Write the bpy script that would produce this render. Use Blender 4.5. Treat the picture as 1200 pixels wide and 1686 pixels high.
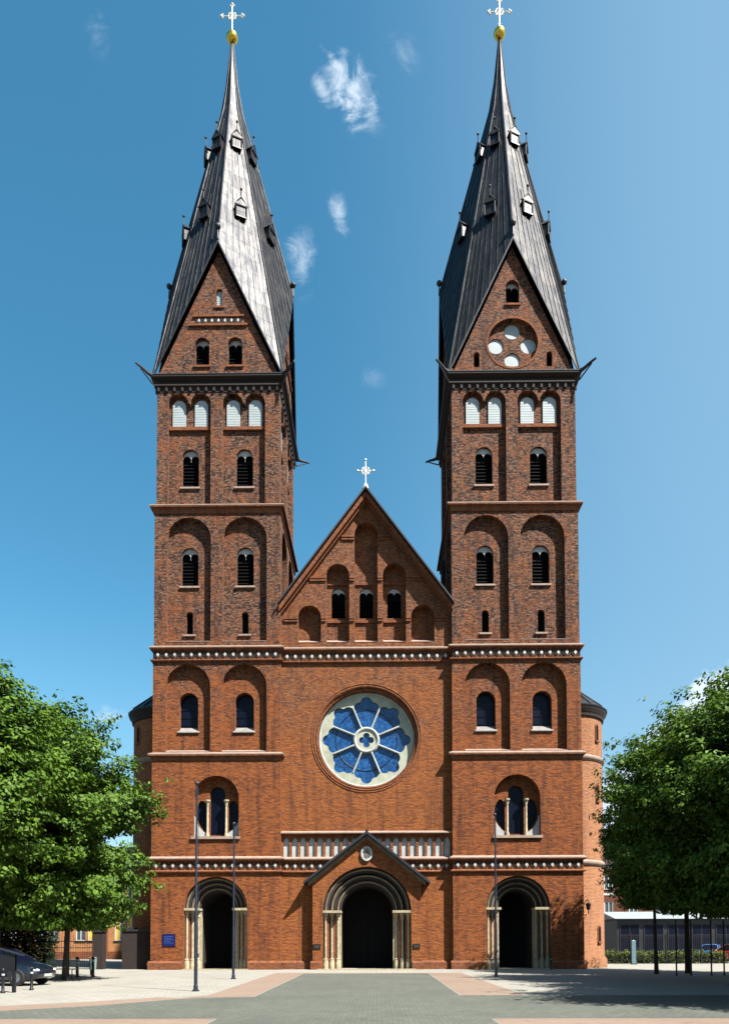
import bpy, bmesh, math, random
import numpy as np
from mathutils import Vector, Matrix
from mathutils.geometry import tessellate_polygon

for o in list(bpy.data.objects): bpy.data.objects.remove(o)
PI = math.pi
rad = math.radians
S = bpy.context.scene
COL = S.collection

# ------------------------------------------------------------------ camera
CX, CYD, CZ = 0.684, 46.0, 1.614
YAW, PITCH, ROLL = -0.01074, 0.03461, -0.0023
F, PX, PY = 1227.5, 608.6, 1511.3
def cam_axes():
    s, c = math.sin, math.cos
    fw = Vector((s(YAW)*c(PITCH), c(YAW)*c(PITCH), s(PITCH)))
    r = Vector((c(YAW), -s(YAW), 0)); u = r.cross(fw)
    return r*c(ROLL)+u*s(ROLL), -r*s(ROLL)+u*c(ROLL), fw
cr, cu, cf = cam_axes()
cd = bpy.data.cameras.new('camera'); cam = bpy.data.objects.new('camera', cd); COL.objects.link(cam)
M = Matrix((cr, cu, -cf)).transposed().to_4x4(); M.translation = Vector((CX, -CYD, CZ)); cam.matrix_world = M
cd.sensor_fit = 'HORIZONTAL'; cd.sensor_width = 36; cd.lens = F/1200*36
cd.shift_x = (600-PX)/1200; cd.shift_y = (PY-843)/1200
cd.clip_start = 0.1; cd.clip_end = 5000
S.camera = cam
def raydir(x, y): return (cf + cr*((x-PX)/F) - cu*((y-PY)/F)).normalized()

# ------------------------------------------------------------------ light
SUN_E, SUN_A = rad(51.5), rad(51)      # elevation; azimuth from the facade normal towards the right
EXPO = 1.9
sd = Vector((math.sin(SUN_A)*math.cos(SUN_E), -math.cos(SUN_A)*math.cos(SUN_E), math.sin(SUN_E)))
sl = bpy.data.lights.new('sun', 'SUN'); sl.energy = 5.0; sl.angle = rad(0.5); sl.color = (1.0, 0.95, 0.87)
so = bpy.data.objects.new('sun', sl); COL.objects.link(so)
so.rotation_euler = sd.to_track_quat('Z', 'Y').to_euler(); so.location = (40, -60, 60)
S.view_settings.view_transform = 'Standard'; S.view_settings.look = 'None'
S.view_settings.exposure = EXPO; S.view_settings.gamma = 1.0

W = bpy.data.worlds.new('World'); S.world = W; W.use_nodes = True
nt = W.node_tree; nt.nodes.clear()
class N:
    """tiny node helper"""
    def __init__(s, nt): s.nt = nt
    def new(s, t, **k):
        n = s.nt.nodes.new(t)
        for a, b in k.items(): setattr(n, a, b)
        return n
    def put(s, sock, v):
        if isinstance(v, bpy.types.NodeSocket): s.nt.links.new(v, sock)
        elif v is not None: sock.default_value = v
    def math(s, op, a, b=None, c=None, clamp=False):
        n = s.new('ShaderNodeMath', operation=op, use_clamp=clamp)
        s.put(n.inputs[0], a); s.put(n.inputs[1], b)
        if c is not None: s.put(n.inputs[2], c)
        return n.outputs[0]
    def mix(s, f, a, b, blend='MIX'):
        n = s.new('ShaderNodeMix', data_type='RGBA', blend_type=blend)
        s.put(n.inputs[0], f); s.put(n.inputs[6], a); s.put(n.inputs[7], b)
        return n.outputs[2]
    def noise(s, vec, scale, detail=4, rough=.6, dist=0):
        n = s.new('ShaderNodeTexNoise'); s.put(n.inputs['Vector'], vec)
        n.inputs['Scale'].default_value = scale; n.inputs['Detail'].default_value = detail
        n.inputs['Roughness'].default_value = rough; n.inputs['Distortion'].default_value = dist
        return n.outputs[0]
    def ramp(s, f, a, b, ca=(0,0,0,1), cb=(1,1,1,1)):
        n = s.new('ShaderNodeValToRGB'); s.put(n.inputs[0], f)
        n.color_ramp.elements[0].position = a; n.color_ramp.elements[1].position = b
        n.color_ramp.elements[0].color = ca; n.color_ramp.elements[1].color = cb
        return n.outputs[0]
    def maprange(s, v, a, b, c=0., d=1.):
        n = s.new('ShaderNodeMapRange', interpolation_type='SMOOTHSTEP')
        s.put(n.inputs[0], v)
        for i, x in enumerate((a, b, c, d)): n.inputs[i+1].default_value = x
        return n.outputs[0]
    def xyz(s, v):
        n = s.new('ShaderNodeSeparateXYZ'); s.put(n.inputs[0], v); return n.outputs
    def comb(s, x, y, z=0.):
        n = s.new('ShaderNodeCombineXYZ'); s.put(n.inputs[0], x); s.put(n.inputs[1], y); s.put(n.inputs[2], z)
        return n.outputs[0]
w = N(nt)
sky = w.new('ShaderNodeTexSky', sky_type='NISHITA', sun_disc=False, sun_elevation=SUN_E, sun_rotation=PI-SUN_A,
            altitude=0, air_density=1.0, dust_density=1.2, ozone_density=1.5)
gen = w.new('ShaderNodeTexCoord').outputs['Generated']
gx, gy, gz = w.xyz(gen)
yy = w.math('MAXIMUM', gy, .02)
tx, tz = w.math('DIVIDE', gx, yy), w.math('DIVIDE', gz, yy)
tv = w.comb(tx, tz)
nz = w.noise(tv, 22, 12, .70, .7)
nzb = w.noise(tv, 5, 5, .6, .3)
def wisp(px, py, rx, ry, ang, amp):
    d = raydir(px, py); cx_, cz_ = d.x/d.y, d.z/d.y
    a = rad(ang); ca, sa = math.cos(a), math.sin(a)
    dx, dz = w.math('SUBTRACT', tx, cx_), w.math('SUBTRACT', tz, cz_)
    p = w.math('ADD', w.math('MULTIPLY', dx, ca), w.math('MULTIPLY', dz, sa))
    q = w.math('ADD', w.math('MULTIPLY', dx, -sa), w.math('MULTIPLY', dz, ca))
    p = w.math('DIVIDE', p, rx/F); q = w.math('DIVIDE', q, ry/F)
    r2 = w.math('ADD', w.math('MULTIPLY', p, p), w.math('MULTIPLY', q, q))
    g = w.math('SUBTRACT', 1, w.math('SQRT', r2))                 # 1 at the centre, 0 at the rim
    v = w.math('ADD', w.math('MULTIPLY', g, 1.15), w.math('MULTIPLY', w.math('SUBTRACT', nz, .5), 4.6))
    v = w.maprange(v, .15, 1.7)
    g2 = w.maprange(g, -.1, .6)
    return w.math('MULTIPLY', w.math('MULTIPLY', v, g2), amp)
wis = [(577, 172, 34, 70, 16, 1.), (578, 150, 58, 100, 22, .8), (550, 100, 14, 56, 36, .9), (608, 182, 30, 36, 0, .7), (532, 148, 20, 48, 24, .6), (556, 345, 22, 64, 10, .5), (495, 425, 36, 84, 8, .5),
       (664, 90, 34, 60, 20, .16), (160, 60, 34, 66, 10, .14), (615, 625, 34, 28, 0, .12), (180, 1178, 44, 22, -8, .5)]
m = None
for q in wis:
    v = wisp(*q); m = v if m is None else w.math('MAXIMUM', m, v)
# low cumulus bank on the right, behind the trees
d0 = raydir(1010, 1258); d1 = raydir(1110, 1172)
sl_ = (d1.z/d1.y - d0.z/d0.y)/(d1.x/d1.y - d0.x/d0.y)
edge = w.math('SUBTRACT', w.math('ADD', w.math('MULTIPLY', w.math('SUBTRACT', tx, d0.x/d0.y), sl_), d0.z/d0.y), tz)
edge = w.math('ADD', edge, w.math('MULTIPLY', w.math('SUBTRACT', nzb, .5), .15))
edge = w.math('ADD', edge, w.math('MULTIPLY', w.math('SUBTRACT', nz, .5), .07))
bank = w.math('MULTIPLY', w.maprange(edge, -.004, .018), w.maprange(tx, .27, .32))
bank = w.math('MULTIPLY', bank, w.maprange(gy, .02, .2))
m = w.math('MAXIMUM', m, w.math('MULTIPLY', bank, .95))
hs = w.new('ShaderNodeHueSaturation'); hs.inputs['Saturation'].default_value = 1.32; hs.inputs['Hue'].default_value = .476; hs.inputs['Value'].default_value = 1.0
nt.links.new(sky.outputs[0], hs.inputs['Color'])
hz = w.math('MULTIPLY', w.maprange(tx, -.12, .52), w.maprange(gy, .0, .35))
skh = w.mix(w.math('MULTIPLY', hz, .62), hs.outputs[0], (1.75, 3.0, 4.15, 1))
skh = w.mix(w.maprange(gz, .0, .42, .5, .0), skh, (2.3, 3.35, 4.0, 1))
skc = w.mix(m, skh, (4.6, 5.3, 6.0, 1))
bg = w.new('ShaderNodeBackground'); nt.links.new(skc, bg.inputs[0]); bg.inputs[1].default_value = 0.0545
wo = w.new('ShaderNodeOutputWorld'); nt.links.new(bg.outputs[0], wo.inputs[0])

# ------------------------------------------------------------------ materials
K = .76
def kc(c): return (c[0]*K, c[1]*K, c[2]*K, 1)
def newmat(name):
    m = bpy.data.materials.new(name); m.use_nodes = True; m.node_tree.nodes.clear()
    n = N(m.node_tree)
    b = n.new('ShaderNodeBsdfPrincipled'); o = n.new('ShaderNodeOutputMaterial')
    m.node_tree.links.new(b.outputs[0], o.inputs[0])
    return m, n, b
def bump(n, b, h, strength=.4, dist=.02):
    k = n.new('ShaderNodeBump'); k.inputs['Strength'].default_value = strength; k.inputs['Distance'].default_value = dist
    n.put(k.inputs['Height'], h); n.nt.links.new(k.outputs[0], b.inputs['Normal'])
def wallcoord(n, radius=None, centre=None):
    g = n.new('ShaderNodeNewGeometry')
    px, py, pz = n.xyz(g.outputs['Position'])
    if radius:
        a = n.math('ARCTAN2', n.math('SUBTRACT', py, centre[1]), n.math('SUBTRACT', px, centre[0]))
        u = n.math('MULTIPLY', a, radius)
    else:
        ax = n.math('ABSOLUTE', n.xyz(g.outputs['True Normal'])[0])
        k = n.math('GREATER_THAN', ax, .7)
        u = n.math('ADD', n.math('MULTIPLY', px, n.math('SUBTRACT', 1, k)), n.math('MULTIPLY', py, k))
    return n.comb(u, pz), g.outputs['Position'], pz
def brickmat(name, c1, c2, dark, mortar, wear=.5, zlo=None, zhi=None, wornc=(.115, .066, .045, 1), radius=None, centre=None, rough=.9):
    m, n, b = newmat(name)
    c1, c2, dark, mortar, wornc = kc((c1[0]*1.22, c1[1]*1.08, c1[2]*.62)), kc((c2[0]*1.22, c2[1]*1.08, c2[2]*.62)), kc(dark), kc(mortar), kc(wornc)
    uv, pos, pz = wallcoord(n, radius, centre)
    br = n.new('ShaderNodeTexBrick'); n.put(br.inputs['Vector'], uv)
    br.inputs['Color1'].default_value = c1; br.inputs['Color2'].default_value = c2; br.inputs['Mortar'].default_value = mortar
    br.inputs['Scale'].default_value = 1; br.inputs['Brick Width'].default_value = .27; br.inputs['Row Height'].default_value = .088
    br.inputs['Mortar Size'].default_value = .0065; br.inputs['Bias'].default_value = -.1; br.offset = .5
    # single dark or burnt bricks
    br2 = n.new('ShaderNodeTexBrick'); n.put(br2.inputs['Vector'], uv)
    br2.inputs['Color1'].default_value = (0,0,0,1); br2.inputs['Color2'].default_value = (1,1,1,1); br2.inputs['Mortar'].default_value = (0,0,0,1)
    br2.inputs['Scale'].default_value = 1; br2.inputs['Brick Width'].default_value = .27; br2.inputs['Row Height'].default_value = .088; br2.inputs['Mortar Size'].default_value = 0; br2.offset = .5
    one = n.maprange(br2.outputs[0], .55, 1.)
    sp = n.noise(n.comb(n.math('MULTIPLY', n.xyz(uv)[0], 4.2), n.math('MULTIPLY', n.xyz(uv)[1], 9.5)), 1., 2.5, .8)
    sp2 = n.noise(n.comb(n.math('MULTIPLY', n.xyz(uv)[0], 1.6), n.math('MULTIPLY', n.xyz(uv)[1], 2.5)), 1., 3, .7)
    big = n.noise(pos, .55, 6, .65, .4); mid = n.noise(pos, 2.6, 6, .7)
    fine = n.noise(n.comb(n.math('MULTIPLY', n.xyz(uv)[0], 5.5), n.math('MULTIPLY', n.xyz(uv)[1], 9.)), 1., 4, .8)
    worn = n.math('ADD', n.math('MULTIPLY', n.math('SUBTRACT', big, .5), 1.5), n.math('MULTIPLY', n.math('SUBTRACT', mid, .5), 1.3))
    worn = n.math('ADD', worn, n.math('MULTIPLY', n.math('SUBTRACT', fine, .5), 1.9))
    if zlo is not None:
        worn = n.math('ADD', worn, n.maprange(pz, zlo, zhi, -.35, .3))
    wf = n.math('MULTIPLY', n.maprange(worn, -.2, .6), wear)
    c = n.mix(n.math('MULTIPLY', one, .32), br.outputs[0], dark)
    c = n.mix(wf, c, wornc)
    c = n.mix(n.math('MULTIPLY', n.maprange(n.math('ADD', sp, n.math('MULTIPLY', n.math('SUBTRACT', sp2, .5), .6)), .45, .60), n.math('ADD', .20, n.math('MULTIPLY', wf, 1.1)), clamp=True), c, dark)  # dark mottling; also paints in small shadows of the rough bricks
    c = n.mix(n.math('MULTIPLY', n.maprange(sp, .30, .48, 1., 0.), n.math('ADD', .06, n.math('MULTIPLY', wf, .6)), clamp=True), c, kc((.38, .21, .125)))
    # streaks running down the wall
    st = n.noise(n.comb(n.math('MULTIPLY', n.xyz(uv)[0], 2.2), n.math('MULTIPLY', n.xyz(uv)[1], .16)), 1., 4, .6)
    c = n.mix(n.maprange(st, .47, .72, 0, .55), c, dark)
    n.nt.links.new(c, b.inputs['Base Color']); b.inputs['Roughness'].default_value = rough
    b.inputs['Specular IOR Level'].default_value = .2
    h = n.math('ADD', n.math('MULTIPLY', br.outputs['Fac'], -1.), n.math('MULTIPLY', sp, 2.2))
    bump(n, b, h, .8, .03)
    return m
def plain(name, col, rough=.6, metal=0., var=.25, scale=4., spec=.4, bumpd=0., col2=None):
    m, n, b = newmat(name)
    g = n.new('ShaderNodeNewGeometry'); nz = n.noise(g.outputs['Position'], scale, 6, .65)
    f = n.maprange(nz, .3, .7)
    col = kc(col) if metal < .9 else col
    c2 = col2 or tuple(c*(1-var) for c in col[:3])+(1,)
    c = n.mix(f, tuple(col[:3])+(1,), c2)
    n.nt.links.new(c, b.inputs['Base Color']); b.inputs['Roughness'].default_value = rough
    b.inputs['Metallic'].default_value = metal; b.inputs['Specular IOR Level'].default_value = spec
    if bumpd: bump(n, b, nz, .5, bumpd)
    return m
BR = brickmat('brick_wall_weathered', (.21,.068,.024,1), (.14,.040,.016,1), (.022,.012,.010,1), (.12,.08,.055,1), .95, 10., 24.)
BRN = brickmat('brick_wall_orange', (.225,.079,.027,1), (.165,.05,.018,1), (.06,.022,.014,1), (.15,.10,.065,1), .6, 4., 26.)
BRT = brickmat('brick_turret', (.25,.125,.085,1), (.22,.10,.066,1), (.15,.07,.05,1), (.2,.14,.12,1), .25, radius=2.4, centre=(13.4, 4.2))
BRL = brickmat('brick_trim', (.19,.065,.033,1), (.15,.05,.026,1), (.08,.032,.022,1), (.15,.11,.08,1), .35, wornc=(.12,.08,.055,1))
BRS = brickmat('brick_school', (.36,.18,.10,1), (.32,.15,.08,1), (.25,.12,.07,1), (.34,.27,.2,1), .2)
BRF = brickmat('brick_far', (.10,.035,.022,1), (.075,.027,.018,1), (.12,.05,.04,1), (.24,.18,.14,1), .4)
BRD = plain('dark_and_shaded_brick', (.020,.011,.009), .85, var=.5, scale=6)  # near-black also paints in shade on cornice, archivolts, gate pillar and wall
STONE = plain('cream_stone', (.38,.32,.205), .8, var=.45, scale=5, bumpd=.01)
STONED = plain('grey_stone', (.17,.135,.085), .85, var=.45, scale=3, bumpd=.01)
PLAST = plain('white_plaster', (.40,.42,.41), .7, var=.3, scale=1.6)
SHUT = plain('pale_shutter', (.31,.36,.37), .6, var=.15, scale=2.)
SILL = plain('pale_sill', (.30,.215,.17), .75, var=.3, scale=3)
SILLW = plain('weathered_sill', (.22,.205,.19), .75, var=.35, scale=3)
DARK = plain('black_opening', (.003,.003,.004), .7, var=.4, spec=.05)
WOOD = plain('dark_wood_door', (.004,.003,.003), .8, var=.5, scale=3, spec=.2)
IRON = plain('black_iron', (.012,.013,.016), .45, .3, var=.3, scale=8)
POLE = plain('blue_black_pole_paint', (.022,.03,.05), .35, .2, var=.3, scale=6)
GOLD = plain('gilded_metal', (.75,.52,.08), .28, 1., var=.35, scale=6)
CROSS = plain('pale_gilded_cross', (.78,.76,.66), .35, .35, var=.15)
GLASSD = plain('dark_glass', (.003,.005,.016), .35, var=.4, scale=1.5, spec=.12)
SLATE = plain('dark_roof', (.03,.032,.04), .55, .2, var=.4, scale=3)
LEAD = plain('verge_lead', (.018,.021,.03), .55, .2, var=.35, scale=3)
def zinc():
    m, n, b = newmat('spire_sheet_metal')
    g = n.new('ShaderNodeNewGeometry')
    p = n.xyz(g.outputs['Position'])
    nz = n.noise(n.comb(n.math('MULTIPLY', p[0], 3.), n.math('MULTIPLY', p[1], 3.), n.math('MULTIPLY', p[2], .25)), 1.2, 6, .7, .3)
    f = n.noise(g.outputs['Position'], 7., 5, .7)
    # sheets laid in courses: each slightly different
    row = n.math('FLOOR', n.math('DIVIDE', p[2], 1.15))
    wn = n.new('ShaderNodeTexWhiteNoise', noise_dimensions='3D')
    n.put(wn.inputs['Vector'], n.comb(n.math('FLOOR', n.math('MULTIPLY', p[0], 1.7)), n.math('FLOOR', n.math('MULTIPLY', p[1], 1.7)), row))
    c = n.mix(n.maprange(nz, .38, .66), (.060,.059,.057,1), (.022,.023,.028,1))
    c = n.mix(n.math('MULTIPLY', n.maprange(f, .45, .75), .35), c, (.018,.017,.016,1))
    c = n.mix(n.math('MULTIPLY', wn.outputs[0], .45), c, (.014,.015,.018,1))
    fr = n.math('FRACT', n.math('DIVIDE', p[2], 1.15))
    c = n.mix(n.math('MULTIPLY', n.math('LESS_THAN', fr, .045), .6), c, (.008,.008,.01,1))
    n.nt.links.new(c, b.inputs['Base Color']); b.inputs['Roughness'].default_value = .53; b.inputs['Metallic'].default_value = 1.0
    b.inputs['Specular IOR Level'].default_value = .4
    bump(n, b, f, .2, .02)
    return m
ZINC = zinc()
def stained():
    m, n, b = newmat('blue_stained_glass')
    g = n.new('ShaderNodeNewGeometry'); p = n.xyz(g.outputs['Position'])
    v = n.new('ShaderNodeTexVoronoi'); v.inputs['Scale'].default_value = 7; n.put(v.inputs['Vector'], g.outputs['Position'])
    c = n.mix(n.maprange(n.xyz(v.outputs['Color'])[0], 0, 1), (.003,.036,.135,1), (.010,.080,.22,1))
    v2 = n.new('ShaderNodeTexVoronoi', feature='DISTANCE_TO_EDGE'); v2.inputs['Scale'].default_value = 5; n.put(v2.inputs['Vector'], g.outputs['Position'])
    c = n.mix(n.math('MULTIPLY', n.maprange(v2.outputs[0], .0, .09, 1., 0.), .75), c, (.002,.004,.012,1))
    bn = n.noise(g.outputs['Position'], 1.1, 4, .6)
    c = n.mix(n.math('MULTIPLY', n.maprange(bn, .4, .7), .5), c, (.002,.012,.05,1))
    cs = n.math('LESS_THAN', n.math('ABSOLUTE', n.math('SUBTRACT', n.math('FRACT', n.math('MULTIPLY', p[2], 1.6)), .5)), .03)
    c = n.mix(n.math('MULTIPLY', cs, .6), c, (.01,.02,.05,1))
    n.nt.links.new(c, b.inputs['Base Color']); b.inputs['Roughness'].default_value = .3; b.inputs['Specular IOR Level'].default_value = .4
    bump(n, b, n.xyz(v.outputs['Color'])[1], .3, .01)
    return m
STAIN = stained()
def paving(name, c1, c2, joint, bw, bh, var=.3):
    m, n, b = newmat(name); c1, c2, joint = kc(c1), kc(c2), kc(joint)
    g = n.new('ShaderNodeNewGeometry'); pos = g.outputs['Position']; p = n.xyz(pos)
    br = n.new('ShaderNodeTexBrick'); n.put(br.inputs['Vector'], n.comb(p[0], p[1]))
    br.inputs['Color1'].default_value = c1; br.inputs['Color2'].default_value = c2; br.inputs['Mortar'].default_value = joint
    br.inputs['Scale'].default_value = 1; br.inputs['Brick Width'].default_value = bw; br.inputs['Row Height'].default_value = bh
    br.inputs['Mortar Size'].default_value = bh*.05
    a = n.noise(pos, .35, 6, .6); f = n.noise(pos, 9., 5, .75); f2 = n.noise(n.comb(n.math('MULTIPLY', p[0], .5), n.math('MULTIPLY', p[1], 2.)), 1.6, 5, .7)
    c = n.mix(n.math('MULTIPLY', n.maprange(a, .4, .7), var), br.outputs[0], tuple(x*.62 for x in c2[:3])+(1,))
    c = n.mix(n.math('MULTIPLY', n.maprange(f2, .5, .75), var*.8), c, tuple(x*.6 for x in c2[:3])+(1,))
    bl = n.noise(pos, 1.3, 7, .75, .6)
    c = n.mix(n.math('MULTIPLY', n.maprange(bl, .54, .66), .32), c, tuple(x*.5 for x in c2[:3])+(1,))
    c = n.mix(n.math('MULTIPLY', n.maprange(f, .4, .7), var), c, tuple(min(1, x*1.2) for x in c1[:3])+(1,))
    n.nt.links.new(c, b.inputs['Base Color']); b.inputs['Roughness'].default_value = .9; b.inputs['Specular IOR Level'].default_value = .15
    bump(n, b, n.math('ADD', n.math('MULTIPLY', br.outputs['Fac'], -1.), f), .5, .01)
    return m
PAVE = paving('pale_paving', (.27,.26,.23,1), (.235,.228,.20,1), (.17,.16,.14,1), .6, .4)
PINK = paving('pink_paving', (.225,.168,.13,1), (.20,.145,.112,1), (.15,.12,.1,1), .2, .1, .25)
GREY = paving('grey_setts', (.108,.115,.098,1), (.082,.09,.077,1), (.05,.054,.048,1), .22, .2, .5)
GRASS = plain('grass', (.07,.12,.025), .9, var=.5, scale=5)
ASPH = plain('asphalt', (.09,.09,.09), .9, var=.3, scale=2)
def leafmat(name, c1, c2, tr=.35):
    m, n, b = newmat(name); c1, c2 = kc(c1), kc(c2)
    g = n.new('ShaderNodeNewGeometry'); nz = n.noise(g.outputs['Position'], 1.3, 4, .6)
    wn = n.new('ShaderNodeTexWhiteNoise', noise_dimensions='3D'); 
    sn = n.new('ShaderNodeVectorMath', operation='SNAP'); n.put(sn.inputs[0], g.outputs['Position']); sn.inputs[1].default_value = (.15,.15,.15)
    n.put(wn.inputs['Vector'], sn.outputs[0])
    c = n.mix(n.maprange(n.math('ADD', n.math('MULTIPLY', nz, .6), n.math('MULTIPLY', wn.outputs[0], .4)), .25, .75), c1, c2)
    n.nt.links.new(c, b.inputs['Base Color']); b.inputs['Roughness'].default_value = .6; b.inputs['Specular IOR Level'].default_value = .15
    t = n.new('ShaderNodeBsdfTranslucent'); n.put(t.inputs[0], n.mix(1., c, (1.3,1.4,.6,1), 'MULTIPLY'))
    mx = n.new('ShaderNodeMixShader'); mx.inputs[0].default_value = tr
    out = [x for x in n.nt.nodes if x.type == 'OUTPUT_MATERIAL'][0]
    n.nt.links.new(b.outputs[0], mx.inputs[1]); n.nt.links.new(t.outputs[0], mx.inputs[2]); n.nt.links.new(mx.outputs[0], out.inputs[0])
    return m
LEAF = leafmat('linden_leaves', (.088,.160,.014,1), (.030,.070,.008,1), .15)
LEAFH = leafmat('hedge_leaves', (.10,.13,.015,1), (.03,.05,.01,1), .15)
BARK = plain('bark', (.035,.028,.022), .95, var=.5, scale=7, bumpd=.03)

# ------------------------------------------------------------------ mesh helpers
class MB:
    def __init__(s): s.v = []; s.f = []
    def add(s, vs, fs):
        k = len(s.v); s.v += [tuple(a) for a in vs]; s.f += [tuple(i+k for i in f) for f in fs]
    def box(s, x0, x1, y0, y1, z0, z1):
        s.add([(x0,y0,z0),(x1,y0,z0),(x1,y1,z0),(x0,y1,z0),(x0,y0,z1),(x1,y0,z1),(x1,y1,z1),(x0,y1,z1)],
              [(3,2,1,0),(4,5,6,7),(0,1,5,4),(1,2,6,5),(2,3,7,6),(3,0,4,7)])
    def fbox(s, F_, u0, u1, v0, v1, d0, d1):
        """box in a wall frame; d is the depth behind the wall plane (negative: in front)"""
        P = [F_(u0,v0,d1),F_(u1,v0,d1),F_(u1,v0,d0),F_(u0,v0,d0),F_(u0,v1,d1),F_(u1,v1,d1),F_(u1,v1,d0),F_(u0,v1,d0)]
        s.add(P, [(3,2,1,0)[::-1],(4,5,6,7)[::-1],(0,1,5,4)[::-1],(1,2,6,5)[::-1],(2,3,7,6)[::-1],(3,0,4,7)[::-1]])
    def tube(s, pts, r, n=8, cap=True):
        pts = [Vector(p) for p in pts]; rs = r if isinstance(r, (list, tuple)) else [r]*len(pts)
        k = len(s.v); a = None
        for i, p in enumerate(pts):
            t = (pts[min(i+1, len(pts)-1)]-pts[max(i-1, 0)]).normalized()
            if a is None or abs(a.dot(t)) > .95:
                a = t.orthogonal().normalized()
            a = (a - t*a.dot(t)).normalized(); b = t.cross(a)
            for j in range(n):
                th = 2*PI*j/n; s.v.append(tuple(p+(a*math.cos(th)+b*math.sin(th))*rs[i]))
        for i in range(len(pts)-1):
            for j in range(n):
                j2 = (j+1) % n; s.f.append((k+i*n+j, k+i*n+j2, k+(i+1)*n+j2, k+(i+1)*n+j))
        if cap:
            s.f.append(tuple(k+j for j in range(n))[::-1]); s.f.append(tuple(k+(len(pts)-1)*n+j for j in range(n)))
    def lathe(s, c, prof, n=24, a0=0, a1=2*PI):
        """prof = [(r, z)...] about a vertical axis at c"""
        k = len(s.v); full = abs(a1-a0-2*PI) < 1e-6; m_ = n if full else n+1
        for r, z in prof:
            for j in range(m_):
                th = a0+(a1-a0)*j/n; s.v.append((c[0]+r*math.cos(th), c[1]+r*math.sin(th), c[2]+z))
        for i in range(len(prof)-1):
            for j in range(n):
                j2 = (j+1) % m_; s.f.append((k+i*m_+j, k+i*m_+j2, k+(i+1)*m_+j2, k+(i+1)*m_+j))
    def ball(s, c, r, n=12, sz=1.):
        s.lathe(c, [(max(r*math.sin(PI*i/n), 1e-4), -r*math.cos(PI*i/n)*sz) for i in range(n+1)], n*2)
    def fill(s, F_, loops, d):
        """planar face (with holes) in wall frame at depth d"""
        tri = tessellate_polygon([[Vector((u, v, 0)) for u, v in L] for L in loops])
        flat = [p for L in loops for p in L]; k = len(s.v)
        s.v += [tuple(F_(u, v, d)) for u, v in flat]
        for a, b, c in tri:
            A, B, C_ = flat[a], flat[b], flat[c]
            ar = (B[0]-A[0])*(C_[1]-A[1])-(B[1]-A[1])*(C_[0]-A[0])
            if abs(ar) < 1e-9: continue
            s.f.append((k+a, k+b, k+c) if ar > 0 else (k+a, k+c, k+b))
    def reveal(s, F_, loop, d0, d1, loop1=None):
        n = len(loop); k = len(s.v); loop1 = loop1 or loop
        s.v += [tuple(F_(u, v, d0)) for u, v in loop]+[tuple(F_(u, v, d1)) for u, v in loop1]
        for i in range(n):
            j = (i+1) % n; s.f.append((k+i, k+n+i, k+n+j, k+j))
    def slab(s, F_, loops, d0, d1):
        """plate with holes and thickness"""
        s.fill(F_, loops, d0); s.fill(F_, loops, d1)
        for L in loops: s.reveal(F_, L, d0, d1)
    def build(s, name, mat, parent=None, smooth=False, loc=None):
        me = bpy.data.meshes.new(name); me.from_pydata(s.v, [], s.f)
        bm = bmesh.new(); bm.from_mesh(me)
        bmesh.ops.remove_doubles(bm, verts=bm.verts, dist=1e-5)
        bmesh.ops.recalc_face_normals(bm, faces=bm.faces)
        bm.to_mesh(me); bm.free()
        me.materials.append(mat); o = bpy.data.objects.new(name, me); COL.objects.link(o)
        if smooth:
            for p in me.polygons: p.use_smooth = True
            try: me.set_sharp_from_angle(angle=rad(40))
            except Exception: pass
        if parent: o.parent = parent
        if loc: o.location = loc
        return o
def Fr(ox, oy, kind='S'):
    """wall frame; kind = which way the wall faces"""
    if kind == 'S': return lambda u, v, d: Vector((ox+u, oy+d, v))
    if kind == 'N': return lambda u, v, d: Vector((ox-u, oy-d, v))
    if kind == 'E': return lambda u, v, d: Vector((ox-d, oy+u, v))
    if kind == 'W': return lambda u, v, d: Vector((ox+d, oy-u, v))
def arch(c, hw, z0, zs, n=14, k=1.0):
    """round-headed opening outline, anticlockwise; zs = springing height"""
    return [(c-hw, z0), (c+hw, z0)]+[(c+hw*math.cos(PI*i/n), zs+k*hw*math.sin(PI*i/n)) for i in range(n+1)]
def rect(x0, x1, z0, z1): return [(x0,z0),(x1,z0),(x1,z1),(x0,z1)]
def circ(c, z, r, n=28): return [(c+r*math.cos(2*PI*i/n), z+r*math.sin(2*PI*i/n)) for i in range(n)]
def empty(name, loc=(0,0,0), rz=0):
    o = bpy.data.objects.new(name, None); COL.objects.link(o); o.location = loc; o.rotation_euler = (0,0,rz); o.empty_display_size = .5
    return o
def tag(o, label=None, cat=None, group=None, kind=None):
    if label: o['label'] = label
    if cat: o['category'] = cat
    if group: o['group'] = group
    if kind: o['kind'] = kind
    return o
def copy_tree(o, parent=None):
    c = o.copy(); COL.objects.link(c)
    if parent: c.parent = parent
    for ch in list(o.children): copy_tree(ch, c)
    return c

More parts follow.
